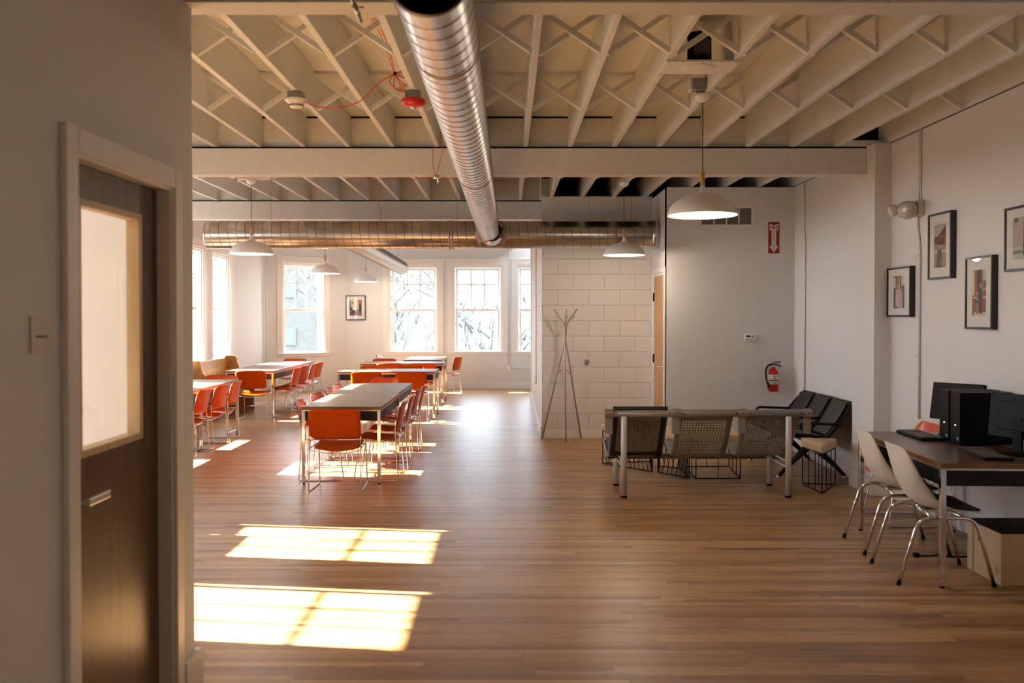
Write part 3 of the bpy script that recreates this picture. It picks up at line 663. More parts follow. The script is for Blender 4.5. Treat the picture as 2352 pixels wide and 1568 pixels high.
cable('alarm_cable', [(-1.62, 9.9, 3.17), (-1.1, 9.85, 3.15), (-.9, 9.8, 3.16), (-.45, 9.8, 3.15)], .0035, 'red_cable', 'red cable strung level across joists behind the long crossbeam')
cable('alarm_cable', [(-1.84, 9.9, 3.17), (-1.75, 10.4, 3.15), (-1.71, 11.0, 3.13), (-1.70, 11.55, 3.04), (-1.70, 11.60, 2.92), (-1.72, 11.60, 2.86)], .0035, 'red_cable', 'red cable hanging down the second crossbeam to the wide duct')
rd = MB(); a = atY(800, -25, 3.50); b = atY(829, 50, 3.62)
rd.tube([a, b], .0085, 10); rd.tube([a.lerp(b, .45), a.lerp(b, .78)], .0115, 10); rd.tube([a.lerp(b, .55), a.lerp(b, .55) + Vector((.035, 0, .0))], .004, 8)
tag(rd.build('threaded_rod', 'galvanised'), 'short galvanised rod and coupling clipped to the nearest crossbeam', 'rod')

# ------------------------------------------------------------------ orange stacking chair (faces +Y, origin on the floor)
def chair_frame_side(s, root):
    mb = MB(); x0, x1 = s * .240, s * .228
    path = rnd([(x0 * .965, -.222, .735), (x0 * .97, -.178, .50), (x0, -.212, .006), (x1, .222, .006), (x1 * .99, .168, .405), (x0 * .985, -.172, .398)], .03, 4)
    mb.tube(path, .0055, 8)
    return mb.build('side_frame', 'chrome', root)
def make_chair():
    r = thing('stacking_chair', 'x', 'chair')
    def seatf(i, j):
        u = -1 + 2 * i / 14; v = j / 12
        w = .212 * (1 - .12 * max(0, abs(v * 2 - 1) ** 4) * 1.0)
        y = -.168 + .385 * v; x = u * w
        z = .392 + .038 * v - .020 * (1 - u * u) * (1 - v) - .016 * (1 - u * u) * math.sin(PI * v)
        if v > .85: z -= .9 * (v - .85) ** 2 * 1.0; 
        if v < .12: z -= .0
        cr = .05; ey = min(v * .385, (1 - v) * .385)
        if ey < cr: x = u * (w - cr + math.sqrt(max(cr * cr - (cr - ey) ** 2, 0)))
        return (x, y, z)
    mb = MB(); mb.grid(seatf, 15, 13); mb.build('seat', 'orange_plastic', r, solid=.010)
    def backf(i, j):
        u = -1 + 2 * i / 14; v = j / 11; h = .282; W = .238; cr = .048
        e = min(v * h, (1 - v) * h); w = W
        if e < cr: w = W - cr + math.sqrt(max(cr * cr - (cr - e) ** 2, 0))
        x = u * w; z = .487 + h * v; y = -.176 - .062 * v - .026 * (1 - u * u) + (.012 * (v - .8) / .2 * -1 if v > .8 else 0)
        return (x, y, z)
    mb = MB(); mb.grid(backf, 15, 12); mb.build('backrest', 'orange_plastic', r, solid=.009)
    for s in (-1, 1): chair_frame_side(s, r)
    for pts in ([(-.226, .190, .178), (.226, .190, .178)], [(-.224, .150, .395), (.224, .150, .395)], [(-.232, -.140, .372), (-.1, -.140, .35), (.1, -.140, .35), (.232, -.140, .372)]):
        MB().tube(pts, .0045, 6).build('crossbar', 'chrome', r)
    return r
SHELL = [(-.262, .815, .135, 0), (-.259, .800, .168, .010), (-.250, .755, .198, .026), (-.234, .68, .214, .046), (-.208, .60, .221, .066), (-.172, .53, .224, .082), (-.118, .470, .227, .080),
         (-.035, .436, .231, .058), (.06, .428, .233, .030), (.15, .434, .229, .014), (.225, .438, .212, .004), (.262, .431, .18, .004), (.276, .422, .115, 0)]
SHELL = [(a * .864, b, c, d) for a, b, c, d in SHELL]
def shell_grid(inset=0.0, j0=0, j1=None, lift=0.0, nu=17):
    S = SHELL[j0:j1]; P = smooth_path([(a, b, 0) for a, b, c, d in S], 3)
    nv = len(P)
    def val(k, j): t = j / 3; i = min(int(t), len(S) - 2); f = t - i; return S[i][k] * (1 - f) + S[i + 1][k] * f
    def fn(i, j):
        u = -1 + 2 * i / (nu - 1); p = P[j]; a = P[max(j - 1, 0)]; b = P[min(j + 1, nv - 1)]; t = (b - a).normalized(); n = Vector((-t.y, t.x, 0))
        w = val(2, j) - inset; c = val(3, j); d = c * abs(u) ** 2.6 + lift
        return (u * w * (1 - .13 * abs(u) ** 4 * (c / .088)), p.x + n.x * d, p.y + n.y * d)
    mb = MB(); mb.grid(fn, nu, nv); return mb
def make_shell(shellmat, base):
    r = thing('shell_chair', 'x', 'chair')
    sh = shell_grid().build('shell', shellmat, r, solid=.007, off=0)
    if base == 'arch':
        shell_grid(.014, 4, None, .012).build('seat_pad', 'black_vinyl', r, solid=.010)
        for s in (-1, 1):
            x = s * .225; mb = MB(); mb.tube(rnd([(x * 1.03, -.270, .012), (x, -.150, .402), (x, .175, .408), (x * 1.03, .285, .012)], .075, 7), .0115, 12)
            sf = mb.build('side_frame', 'chrome', r)
            for y_ in (-.270, .285): MB().tube([(x * 1.035, y_ * 1.006, .0), (x * 1.03, y_ * .986, .022)], .0135, 10).build('foot_cap', 'black_plastic', sf)
        mb = MB(); mb.tube([(-.225, -.08, .405), (-.06, -.05, .418), (.06, -.05, .418), (.225, -.08, .405)], .010, 8); mb.tube([(-.225, .12, .407), (-.06, .09, .416), (.06, .09, .416), (.225, .12, .407)], .010, 8)
        mb.box(-.07, .07, -.07, .11, .41, .424); mb.build('mounting_bar', 'chrome', r)
    else:
        for s in (-1, 1):
            mb = MB(); x0 = s * .235
            mb.tube(rnd([(x0 * .8, -.12, .40), (x0, -.215, .007), (x0, .215, .007), (x0 * .85, .15, .373), (x0 * .8, -.10, .375)], .03, 4), .006, 8); mb.build('side_frame', 'chrome', r)
        sh.location = (0, 0, -.045)
        mb = MB(); mb.tube([(-.19, .15, .370), (.19, .15, .370)], .005, 6); mb.tube([(-.19, -.10, .375), (.19, -.10, .375)], .005, 6); mb.box(-.09, .09, -.10, .15, .372, .380); mb.build('mounting_bar', 'black_metal', r)
    return r
D = math.radians
ch0 = make_chair(); used = [0]
def put_chair(x, y, rz, label, group, z=0.0):
    o = ch0 if not used[0] else copy_tree(ch0); used[0] = 1
    o.location = (x, y, z); o.rotation_euler = (0, 0, D(rz)); tag(o, label, 'chair', group); return o
G1 = 'orange chairs at the two end-to-end tables near the coat rack'; G2 = 'orange chairs at the tables by the left windows'; G3 = 'orange chairs at the crosswise tables near the far windows'
put_chair(-1.592, 8.165, 0, 'orange chair, back to the camera, at the near end of the central tables', G1)
for i, (y, t) in enumerate([(8.70, 'first beside the near end chair'), (9.33, 'second from the near end'), (10.09, 'third from the near end'), (10.64, 'fourth and last from the near end')]):
    put_chair(-1.285 + .01 * (i % 2), y, 90 + (0, 3, -2, 4)[i], 'orange chair on coat rack side of central tables, ' + t, G1)
for i, (y, t) in enumerate([(8.72, 'first beside the near end chair'), (9.46, 'second from the near end'), (10.13, 'third, just past the join of the tables'), (10.66, 'last, at the far table')]):
    put_chair(-1.85, y, -90 + (4, -3, 3, 0)[i], 'orange chair on window side of central tables, ' + t, G1)
for i, (y, t) in enumerate([(10.07, 'half hidden'), (10.72, 'middle one'), (11.25, 'beside the far table leg')]):
    put_chair(-3.755, y, 90 + (2, -2, 3)[i], 'sunlit orange chair at the table cut by the near wall, ' + t, G2)
put_chair(-4.08, 12.12, 180, 'orange chair top showing at the far head of the table cut by the near wall', G2)
put_chair(-3.985, 13.66, 0, 'dark orange chair backing the camera at the end of the pew tables', G2)
for i, (y, a, t) in enumerate([(14.31, 90, 'nearest of the four'), (14.84, 82, 'second, turned slightly outwards'), (15.49, 92, 'third along'), (16.00, 88, 'last, by the corner window')]):
    put_chair(-3.70, y, a, 'orange chair at the side of the pew tables, ' + t, G2)
put_chair(-4.2, 16.88, 180, 'orange chair behind the tables by the pew, below the corner window', G2)
put_chair(-2.156, 13.43, 0, 'dark orange chair before the first crosswise table, farther from the coat rack', G3)
put_chair(-1.475, 13.44, 0, 'dark orange chair before the first crosswise table, closer to the coat rack', G3)
put_chair(-2.29, 14.56, 180, 'orange chair beyond the first crosswise table, farther from the coat rack', G3)
put_chair(-1.68, 14.56, 180, 'orange chair beyond the first crosswise table, closer to the coat rack', G3)
put_chair(-2.12, 15.74, 0, 'bright orange chair before the second crosswise table, farther from the coat rack', G3)
put_chair(-1.525, 15.74, 0, 'bright orange chair before the second crosswise table, closer to the coat rack', G3)
put_chair(-2.44, 16.87, 180, 'orange chair tucked behind the second crosswise table, in front of the stacked chairs', G3)
put_chair(-1.26, 18.12, 74, 'orange chair at the end of the farthest table, seen from behind under the far windows', G3)
for i, t in enumerate(('bottom', 'middle', 'top')):
    put_chair(-2.43 - .018 * i, 18.05, -90, 'orange chair in the small stack under the first far window, %s of three' % t, 'stacked orange chairs', z=.028 * i)
sw = make_shell('white_shell', 'arch'); sw.location = (2.630, 5.425, 0); sw.rotation_euler = (0, 0, D(-94)); tag(sw, 'white moulded shell chair with black seat pad closest to the camera at the computer desk', 'chair', 'white shell chairs at the computer desk')
s2 = copy_tree(sw); s2.location = (2.70, 6.08, 0); s2.rotation_euler = (0, 0, D(-95)); tag(s2, 'white moulded shell chair at the far corner of the computer desk', 'chair', 'white shell chairs at the computer desk')
so = make_shell('orange_shell', 'sled'); so.location = (3.115, 6.86, 0); so.rotation_euler = (0, 0, D(90)); tag(so, 'glossy orange shell chair against the wall behind the computer desk', 'chair')
s3 = copy_tree(so); s3.location = (-1.69, 11.66, 0); s3.rotation_euler = (0, 0, D(180)); tag(s3, 'orange chair with rounded top at the far head of the central table pair', 'chair')

# ------------------------------------------------------------------ steel framed tables (length along Y)
def make_table(top='table_walnut', leng=1.524, wid=.762, H=.745):
    r = thing('work_table', 'x', 'table'); hx, hy = wid / 2, leng / 2
    mb = MB(); mb.box(-hx + .004, hx - .004, -hy + .004, hy - .004, H - .028, H); tp = mb.build('tabletop', top, r, bevel=.002)
    mb = MB(); mb.box(-hx, -hx + .005, -hy, hy, H - .030, H - .001); mb.box(hx - .005, hx, -hy, hy, H - .030, H - .001)
    mb.box(-hx + .005, hx - .005, -hy, -hy + .005, H - .030, H - .001); mb.box(-hx + .005, hx - .005, hy - .005, hy, H - .030, H - .001); mb.build('edge_band', 'table_edge', tp)
    mb = MB(); a, b = H - .030, H - .042
    mb.box(-hx + .002, hx - .002, -hy + .002, -hy + .03, b, a); mb.box(-hx + .002, hx - .002, hy - .03, hy - .002, b, a); mb.box(-hx + .002, -hx + .03, -hy + .03, hy - .03, b, a); mb.box(hx - .03, hx - .002, -hy + .03, hy - .03, b, a)
    mb.build('top_rail', 'aluminium', r)
    mb = MB(); L = .035; z0, z1 = H - .135, H - .044
    mb.box(-hx + L, hx - L, -hy + .010, -hy + .022, z0, z1); mb.box(-hx + L, hx - L, hy - .022, hy - .010, z0, z1)
    mb.box(-hx + .010, -hx + .022, -hy + L, hy - L, z0, z1); mb.box(hx - .022, hx - .010, -hy + L, hy - L, z0, z1); mb.build('apron', 'black_metal', r)
    for sx in (-1, 1):
        for sy in (-1, 1):
            mb = MB(); x, y = sx * (hx - .019), sy * (hy - .019); mb.box(x - .016, x + .016, y - .016, y + .016, .012, H - .042)
            lg = mb.build('leg', 'chrome', r, bevel=.002, seg=1)
            mb = MB(); mb.tube([(x, y, 0), (x, y, .013)], .013, 12); mb.build('glide', 'black_plastic', lg)
    return r
t0 = make_table(leng=1.46); used2 = [0]; tx = make_table()
def put_table(x, y, rz, label, group):
    b0 = tx if rz else t0; used2.append(rz); o = b0 if used2.count(rz) == 1 + (rz == 0) else copy_tree(b0)
    o.location = (x, y, 0); o.rotation_euler = (0, 0, D(rz)); tag(o, label, 'table', group); return o
TG = 'walnut topped steel tables for the orange chairs'
put_table(-1.605, 9.06, 0, 'walnut topped steel table, near half of the central end-to-end pair', TG)
put_table(-1.630, 10.535, 0, 'walnut topped steel table, far half of the central end-to-end pair', TG)
put_table(-1.905, 13.93, 90, 'crosswise steel table with two dark orange chairs, first behind the central pair', TG)
put_table(-1.945, 16.22, 90, 'crosswise steel table with two bright orange chairs, second behind the central pair', TG)
put_table(-1.69, 17.88, 0, 'farthest steel table with pale sunlit top under the far windows', TG)
put_table(-4.06, 11.15, 0, 'sunlit steel table beside the three orange chairs at the edge of the near wall', TG)
put_table(-4.06, 9.67, 0, 'steel table mostly hidden by the near wall, end to end with the sunlit one', TG)
put_table(-4.08, 14.43, 0, 'bright topped steel table in front of the wooden pew, near one of two', TG)
put_table(-4.10, 15.91, 0, 'bright topped steel table below the corner window, far one of two', TG)
dk = make_table('desk_walnut', leng=1.42, wid=.72); dk.name = 'computer_desk'; dk.location = (2.957, 5.83, 0); dk.rotation_euler = (0, 0, D(-3.1)); tag(dk, 'dark topped steel desk carrying the computers along the picture wall', 'desk')

# ------------------------------------------------------------------ pew
p = thing('church_pew', 'honey coloured wooden pew under the left windows behind the tables', 'pew', (-4.72, 14.55, 0))
mb = MB(); mb.add([(-.24, -.90, .42), (-.21, -.90, .42), (-.21, .88, .42), (-.24, .88, .42), (-.30, -.90, .87), (-.272, -.90, .875), (-.272, .88, .875), (-.30, .88, .87)], [(0, 1, 2, 3), (7, 6, 5, 4), (0, 4, 5, 1), (1, 5, 6, 2), (2, 6, 7, 3), (3, 7, 4, 0)])
mb.build('backrest', 'pew_oak', p, bevel=.006)
mb = MB(); mb.box(-.22, .20, -.90, .88, .41, .445); mb.build('seat', 'pew_oak', p, bevel=.008)
mb = MB(); mb.box(.10, .125, -.90, .88, .30, .41); mb.build('front_rail', 'pew_oak', p)
for y0, y1 in ((-.945, -.90), (.88, .925)):
    M = Matrix.Translation((0, y1, 0)) @ Matrix.Rotation(PI / 2, 4, 'X')
    poly = [(-.30, 0), (.18, 0), (.21, .20), (.21, .56), (.17, .61), (.02, .64), (-.06, .70), (-.09, .80), (-.10, .88), (-.125, .91), (-.29, .91), (-.32, .88)]
    mb = MB(); mb.prism(poly, 0, y1 - y0, M=M); mb.build('end_panel', 'pew_oak', p, bevel=.008)

# ------------------------------------------------------------------ grey three seat bench, its back to the camera
b = thing('metal_bench', 'grey perforated metal three seat bench with its back to the camera', 'bench', (1.777, 8.10, 0))
bx, by = 1.777, 8.10
mb = MB(); mb.tube([(-.925, -.35, .748), (.915, -.35, .748)], .034, 20); mb.build('top_rail', 'bench_grey', b)
for x in (.893, 1.492, 2.081, 2.662):
    mb = MB(); mb.tube([(x - bx - .036, -.35, .748), (x - bx + .036, -.35, .748)], .041, 20)
    mb.box(x - bx - .034, x - bx + .034, -.355, -.335, .565, .73)
    mb.tube([(x - bx, -.392, .752), (x - bx, -.38, .752)], .007, 8)
    cl = mb.build('rail_clamp', 'bench_grey', b, bevel=.003)
    mb = MB()
    for dx in (-.06 if x > 1 else .062, .062): mb.tube([(x - bx + dx, -.386, .750), (x - bx + dx, -.374, .750)], .006, 8)
    mb.tube([(x - bx, -.394, .752), (x - bx, -.391, .752)], .0055, 8)
    mb.build('bolt', 'black_metal', cl)
prof = smooth_path([(-.315, .735, 0), (-.250, .63, 0), (-.130, .455, 0), (-.045, .345, 0), (.01, .306, 0), (.07, .306, 0), (.27, .365, 0), (.40, .405, 0), (.445, .400, 0), (.46, .370, 0)], 5)
cum = [0]
for i in range(1, len(prof)): cum.append(cum[-1] + (prof[i] - prof[i - 1]).length)
def at_s(s):
    s = max(0, min(s, cum[-1] - 1e-5))
    for i in range(1, len(cum)):
        if cum[i] >= s: f = (s - cum[i - 1]) / (cum[i] - cum[i - 1]); return prof[i - 1].lerp(prof[i], f)
rows = [0, .03]; holes_r = []; s = .075
rows += [s]
while s < cum[-1] - .09:
    holes_r.append(len(rows) - 1); rows += [s + .0072, s + .0195]; s += .0195
rows += [cum[-1] - .03, cum[-1]]
for n_, (xa, xb) in enumerate(((.918, 1.432), (1.513, 2.020), (2.100, 2.615))):
    W = xb - xa; cols = [0, .012, .045]; holes_c = []; u = .055
    cols += [u]
    while u < W - .075:
        holes_c.append(len(cols) - 1); cols += [u + .0165, u + .0265]; u += .0265
    cols += [W - .045, W - .012, W]
    def fn(i, j, cols=cols, xa=xa, W=W):
        p_ = at_s(rows[j]); x = cols[i]; e = min(x, W - x); lip = .018 * max(0, 1 - e / .03) ** 2
        return (xa - bx + x, p_.x + lip * .6, p_.y + lip)
    hr, hc = set(holes_r), set(holes_c)
    mb = MB(); mb.grid(fn, len(cols), len(rows), skip=lambda i, j: j in hr and i in hc)
    sh = mb.build('seat_shell', 'bench_grey', b, solid=.0025); 
    if n_ == 0:
        def padf(off, lo, hi, nm, mat='black_vinyl'):
            mbp = MB()
            def pf(i, j):
                sI = lo + (hi - lo) * j / 16; p_ = at_s(sI) if sI >= 0 else prof[0] + (prof[0] - prof[1]).normalized() * (-sI); q_ = at_s(max(sI, 0) + .01); q0 = at_s(max(sI, 0)); t = (q_ - q0).normalized()
                nx, nz = -t.y, t.x; e = min(i, 10 - i) / 10 * 2; ee = min(j, 16 - j) / 16 * 2
                d = off * (min(1, e * 3) ** .5) * (min(1, ee * 4) ** .5) + .004
                return (xa - bx + .012 + (W - .024) * i / 10, p_.x + nx * d, p_.y + nz * d)
            mbp.grid(pf, 11, 17); return mbp.build(nm, mat, b, solid=.03, off=-1)
        padf(.034, -.085, .50, 'back_pad'); padf(.034, .56, cum[-1] - .02, 'seat_pad')
mb = MB(); mb.tube([(-.86, .22, .275), (.86, .22, .275)], .028, 12); mb.build('seat_beam', 'bench_grey', b)
for x in (1.026, 2.490):
    for (y, z) in ((7.73, .725), (8.29, .34)):
        mb = MB(); mb.tube([(x - bx, y - by, .014), (x - bx, y - by, z - .01), (x - bx, y - by, z)], [.0265, .0265, .020], 20); lg = mb.build('leg', 'silver_paint', b)
        mb = MB(); mb.tube([(x - bx, y - by, 0), (x - bx, y - by, .018)], .029, 18); mb.build('foot_cap', 'black_plastic', lg)
    for z in (.262, .315):
        mb = MB(); mb.tube([(x - bx, -.37, z), (x - bx, .19, z)], .009, 8); mb.build('brace', 'silver_paint', b)

# ------------------------------------------------------------------ black three seat bench along the wall, facing the aisle
b = thing('waiting_bench', 'black vinyl three seat bench with arm rests against the right wall', 'bench', (3.02, 9.20, 0))
bp = smooth_path([(.335, .775, 0), (.25, .62, 0), (.13, .455, 0), (.07, .415, 0), (-.02, .415, 0), (-.22, .445, 0), (-.27, .435, 0), (-.285, .40, 0)], 4)
for y in (8.715, 9.195, 9.675):
    def fb(i, j, y=y):
        u = i / 8; p_ = bp[j]; e = min(j, len(bp) - 1 - j) / 3; w = .232 - .03 * max(0, 1 - e) ** 2
        return (p_.x, y - 9.20 - w + 2 * w * u, p_.y)
    mb = MB(); mb.grid(fb, 9, len(bp)); mb.build('seat_shell', 'black_metal', b, solid=.012)
    def fp(i, j, y=y, lo=1, hi=9):
        jj = lo + (hi - lo) * j / 8; a_ = bp[int(jj)]; u = i / 8
        return (a_.x - .022, y - 9.20 - .195 + .39 * u, a_.y + .012)
    mb = MB(); mb.grid(fp, 9, 9); mb.build('back_pad', 'black_vinyl', b, solid=.014, bevel=.003)
    mb = MB(); mb.grid(lambda i, j, y=y: (.05 - .30 * j / 8, y - 9.20 - .195 + .39 * i / 8, .430 + .028 * math.sin(j / 8 * PI * .6)), 9, 9); mb.build('seat_pad', 'black_vinyl', b, solid=.016)
mb = MB(); mb.box(-.02, .06, -.80, .80, .335, .395); mb.build('seat_beam', 'black_metal', b, bevel=.006)
for y in (8.45, 8.955, 9.435, 9.93):
    mb = MB(); yy = y - 9.20
    mb.tube(rnd([(.21, yy, .56), (-.16, yy, .575), (-.19, yy, .55), (-.07, yy, .38), (.02, yy, .36)], .04, 4), .014, 8, M=None); mb.tube([(.02, yy, .37), (.29, yy, .70)], .012, 8); mb.tube([(.02, yy, .37), (.22, yy, .57)], .010, 8)
    mb.build('armrest', 'black_metal', b)
for y in (8.68, 9.70):
    for (fx, r_) in ((-.32, 1), (.34, 1)):
        mb = MB(); yy = y - 9.20
        mb.tube([(fx, yy, .018), (fx * .62, yy, .15), (fx * .12, yy, .30), (.02, yy, .35)], [.018, .026, .038, .045], 10); lg = mb.build('leg', 'black_metal', b)
        mb = MB(); mb.lathe([(0, 0), (.026, 0), (.028, .008), (.02, .022), (0, .026)], 16, c=(fx, yy, 0)); mb.build('glide', 'chrome', lg)

# ------------------------------------------------------------------ low wire tables with wooden block tops
def wire_table(pts, label, slant, step=.07, top=True, h=.36, t=.085, grow=.03, mat='block_wood'):
    c = sum((Vector((*p, 0)) for p in pts), Vector()) / len(pts)
    r = thing('wire_table', label, 'side table', c, group='low wire tables with wooden tops')
    P = [Vector((x, y, 0)) - c for x, y in pts]; n = len(P); mb = MB(); rr = .0055
    for i in range(n):
        a, b_ = P[i], P[(i + 1) % n]
        mb.tube([a + Vector((0, 0, rr)), b_ + Vector((0, 0, rr))], rr, 6); mb.tube([a + Vector((0, 0, h - .006)), b_ + Vector((0, 0, h - .006))], rr, 6)
        mb.tube([a + Vector((0, 0, 0)), a + Vector((0, 0, h))], rr, 6)
        L = (b_ - a).length; k = max(2, int(L / step))
        for q in range(1, k):
            f = q / k; g_ = min(1, max(0, f + slant / max(L, .01)))
            mb.tube([a.lerp(b_, f) + Vector((0, 0, rr)), a.lerp(b_, g_) + Vector((0, 0, h - .006))], .004, 6)
    mb.build('wire_base', 'black_metal', r)
    if top:
        Q = []
        for p_ in P: Q.append((p_.x * (1 + grow / p_.length), p_.y * (1 + grow / p_.length)))
        mb = MB(); mb.prism(Q, h, h + t); mb.build('wooden_top', mat, r, bevel=.018, seg=3)
    return r
wire_table([(2.85, 7.90), (3.12, 8.30), (2.83, 8.36)], 'triangular wooden block side table on a wire base beside the black bench', 0, .13)
wire_table([(1.03, 9.50), (1.49, 9.00), (1.56, 9.62)], 'slant wired low table behind the padded end of the grey bench', -.08, .055)
wire_table([(1.54, 8.95), (1.80, 8.65), (1.80, 9.18), (1.62, 9.32)], 'slant wired low table behind the middle of the grey bench', .08, .055)
wire_table([(1.86, 8.62), (2.30, 8.62), (2.36, 9.30), (1.88, 9.30)], 'square wired low table behind the grey bench, closest to the black bench', 0, .2)

# ------------------------------------------------------------------ coat rack
p = thing('coat_rack', 'three legged metal coat rack of crossing rods against the block wall', 'coat rack', (.735, 11.25, 0))
feet = [(-.295, .14), (-.005, -.19), (.215, .14)]; cr = Vector((-.003, 0, 1.40)); tips = [(.150, .02), (.012, -.05), (-.148, .02)]
for i, ((fx, fy), (tx, ty)) in enumerate(zip(feet, tips)):
    o_ = Vector((math.cos(i * 2.1) * .012, math.sin(i * 2.1) * .012, 0))
    mb = MB(); mb.tube(rnd([(fx, fy, .006), cr + o_ + Vector((0, 0, -.03)), cr + o_ + Vector((0, 0, .09)), (tx, ty, 1.70)], .05, 4), .0095, 10)
    rd = mb.build('rod', 'rack_metal', p)
    a_ = Vector((fx, fy, .006)).lerp(cr, .60); sg = 1 if i == 0 else -1
    if i != 1:
        mb = MB(); mb.tube([a_, a_ + Vector((sg * .07, -.02, .075))], .0065, 8)
        a2 = (cr + Vector((0, 0, .09))).lerp(Vector((tx, ty, 1.70)), .38); mb.tube([a2, a2 + Vector(((1 if tx > 0 else -1) * .075, -.01, .045))], .0065, 8); mb.build('hook', 'rack_metal', rd)
    else:
        mb = MB(); a2 = (cr + Vector((0, 0, .09))).lerp(Vector((tx, ty, 1.70)), .4); mb.tube([a2, a2 + Vector((.02, -.06, .05))], .0065, 8); mb.build('hook', 'rack_metal', rd)

# ------------------------------------------------------------------ bookcases added out of view under the left windows to block sun
for y0, y1, hh, lb in ((5.92, 6.715, 1.52, 'tall oak shelves added out of view to block sun through a left window'), (6.735, 7.30, 1.42, 'shorter oak shelves added out of view beside the tall ones to block sun')):
    r = thing('sun_block_shelves', lb, 'sun_block_shelves', (-4.74, (y0 + y1) / 2, 0)); w = (y1 - y0) / 2
    for s in (-1, 1): MB().box(-.15, .15, s * w - (.02 if s > 0 else 0), s * w + (.02 if s < 0 else 0), 0, hh).build('side_panel', 'pew_oak', r)
    MB().box(-.15, -.138, -w + .02, w - .02, .05, hh).build('back_panel', 'pew_oak', r)
    for k in range(5): MB().box(-.138, .15, -w + .02, w - .02, .05 + k * (hh - .07) / 4, .07 + k * (hh - .07) / 4).build('shelf', 'pew_oak', r)

# ------------------------------------------------------------------ computers on the desk
DT = .7455
def keyboard(x, y, rz, label):
    r = thing('keyboard', label, 'keyboard', (x, y, DT), rz, 'black computer keyboards on the desk')
    mb = MB(); mb.box(-.085, .085, -.225, .225, 0.001, .018); mb.build('body', 'black_plastic', r, bevel=.004)
    mb = MB()
    for i in range(6):
        for j in range(20):
            if j in (14,) or (i == 5 and 3 < j < 9 and j != 4): continue
            mb.box(-.074 + i * .0245, -.074 + i * .0245 + .020, -.215 + j * .0215, -.215 + j * .0215 + .018, .018, .0235)
    mb.build('key', 'vent_dark', r); return r
keyboard(2.975, 6.28, D(-3), 'black keyboard lying near the far corner of the computer desk')
keyboard(2.98, 5.44, D(-8), 'black keyboard in front of the towers at the camera end of the desk')
def tower(x, y, rz, label):
    r = thing('computer_tower', label, 'computer', (x, y, DT), rz, 'black computer towers on the desk')
    mb = MB(); mb.box(0, .35, -.062, .062, .008, .355); mb.box(.01, .34, -.055, .055, .001, .01); mb.build('case', 'black_plastic', r, bevel=.004)
    mb = MB(); mb.box(-.012, .0, -.063, .063, .01, .357); mb.box(-.014, -.012, -.055, .055, .205, .208); mb.box(-.014, -.012, -.055, .055, .295, .33)
    mb.build('front_panel', 'screen_black', r, bevel=.002)
    mb = MB(); mb.tube([(-.0125, -.005, .13), (-.0155, -.005, .13)], .0045, 10); mb.build('power_light', 'led_white', r)
    mb = MB(); mb.box(-.0150, -.0122, -.052, -.030, .030, .052); st = mb.build('sticker', 'label_blue', r)
    mb = MB(); mb.box(-.0155, -.0149, -.040, -.031, .040, .051); mb.build('sticker_mark', 'mat_white', st); return r
tower(3.045, 5.905, D(0), 'black computer tower closest to the camera on the desk')
tower(3.055, 6.075, D(0), 'black computer tower behind the other one on the desk')
def monitor(x, y, rz, tilt, label, w=.40, h=.27, zc=.22):
    r = thing('monitor', label, 'monitor', (x, y, DT), rz, 'black monitors on the desk')
    M = Matrix.Translation((0, 0, zc)) @ Matrix.Rotation(tilt, 4, 'X')
    mb = MB(); mb.box(-w / 2, w / 2, -.012, .022, -h / 2, h / 2, M=M); mb.box(-w / 2 + .08, w / 2 - .08, .022, .045, -h / 2 + .05, h / 2 - .05, M=M); mb.build('housing', 'black_plastic', r, bevel=.004)
    mb = MB(); mb.box(-w / 2 + .015, w / 2 - .015, -.0135, -.0118, -h / 2 + .018, h / 2 - .015, M=M); mb.build('screen', 'screen_black', r)
    mb = MB(); mb.box(-.03, .03, .03, .05, .01, zc); mb.lathe([(0, .0), (.10, .0), (.10, .006), (.03, .016), (0, .016)], 28, c=(0, .03, .001)); mb.build('stand', 'black_plastic', r); return r
monitor(3.27, 6.34, D(-50), D(-14), 'black monitor tilted back behind the computer towers', w=.36, h=.27, zc=.245)
monitor(3.235, 5.47, D(112), D(6), 'black monitor at the camera end of the desk', w=.44, h=.28, zc=.235)
for i, (pts, lb) in enumerate([
    ([(3.06, 6.18, DT + .006), (3.10, 6.26, DT + .025), (3.14, 6.20, DT + .03), (3.12, 6.13, DT + .006)], 'black cord curling from the keyboard to the towers'),
    ([(3.05, 6.14, DT + .006), (3.12, 6.20, DT + .04), (3.17, 6.15, DT + .02), (3.2, 6.1, DT + .10)], 'second black cord crossing behind the far keyboard'),
    ([(3.16, 5.24, .62), (3.14, 5.23, .52), (3.17, 5.24, .42), (3.12, 5.25, .33)], 'black cord hanging under the desk above the carton'),
    ([(3.20, 5.28, .62), (3.24, 5.26, .53), (3.31, 5.26, .55), (3.33, 5.28, .62)], 'black cord looped up under the desk'),
    ([(3.37, 5.26, .62), (3.365, 5.25, .50), (3.385, 5.26, .40), (3.385, 5.30, .02)], 'black cord dropping to the floor behind the carton'),
    ([(3.37, 5.30, .62), (3.34, 5.28, .48), (3.30, 5.30, .40), (3.38, 5.32, .10), (3.38, 5.34, .02)], 'black cord closest to the wall under the desk')]):
    cable('power_cord', pts, .0045, 'cord_black', lb, 'cord', 8, 'black cords around the desk')
r = tag(MB().tube(smooth_path([(2.74, 5.82, .012), (2.80, 5.80, .014), (2.90, 5.83, .008), (3.05, 5.80, .008), (3.38, 5.9, .008)], 6), .006, 8).build('power_cord', 'cord_black'), 'black cord with a plug lying on the floor under the desk', 'cord', 'black cords around the desk')
mb = MB(); mb.box(2.72, 2.755, 5.805, 5.84, .001, .026); mb.build('plug', 'black_plastic', r, bevel=.004)

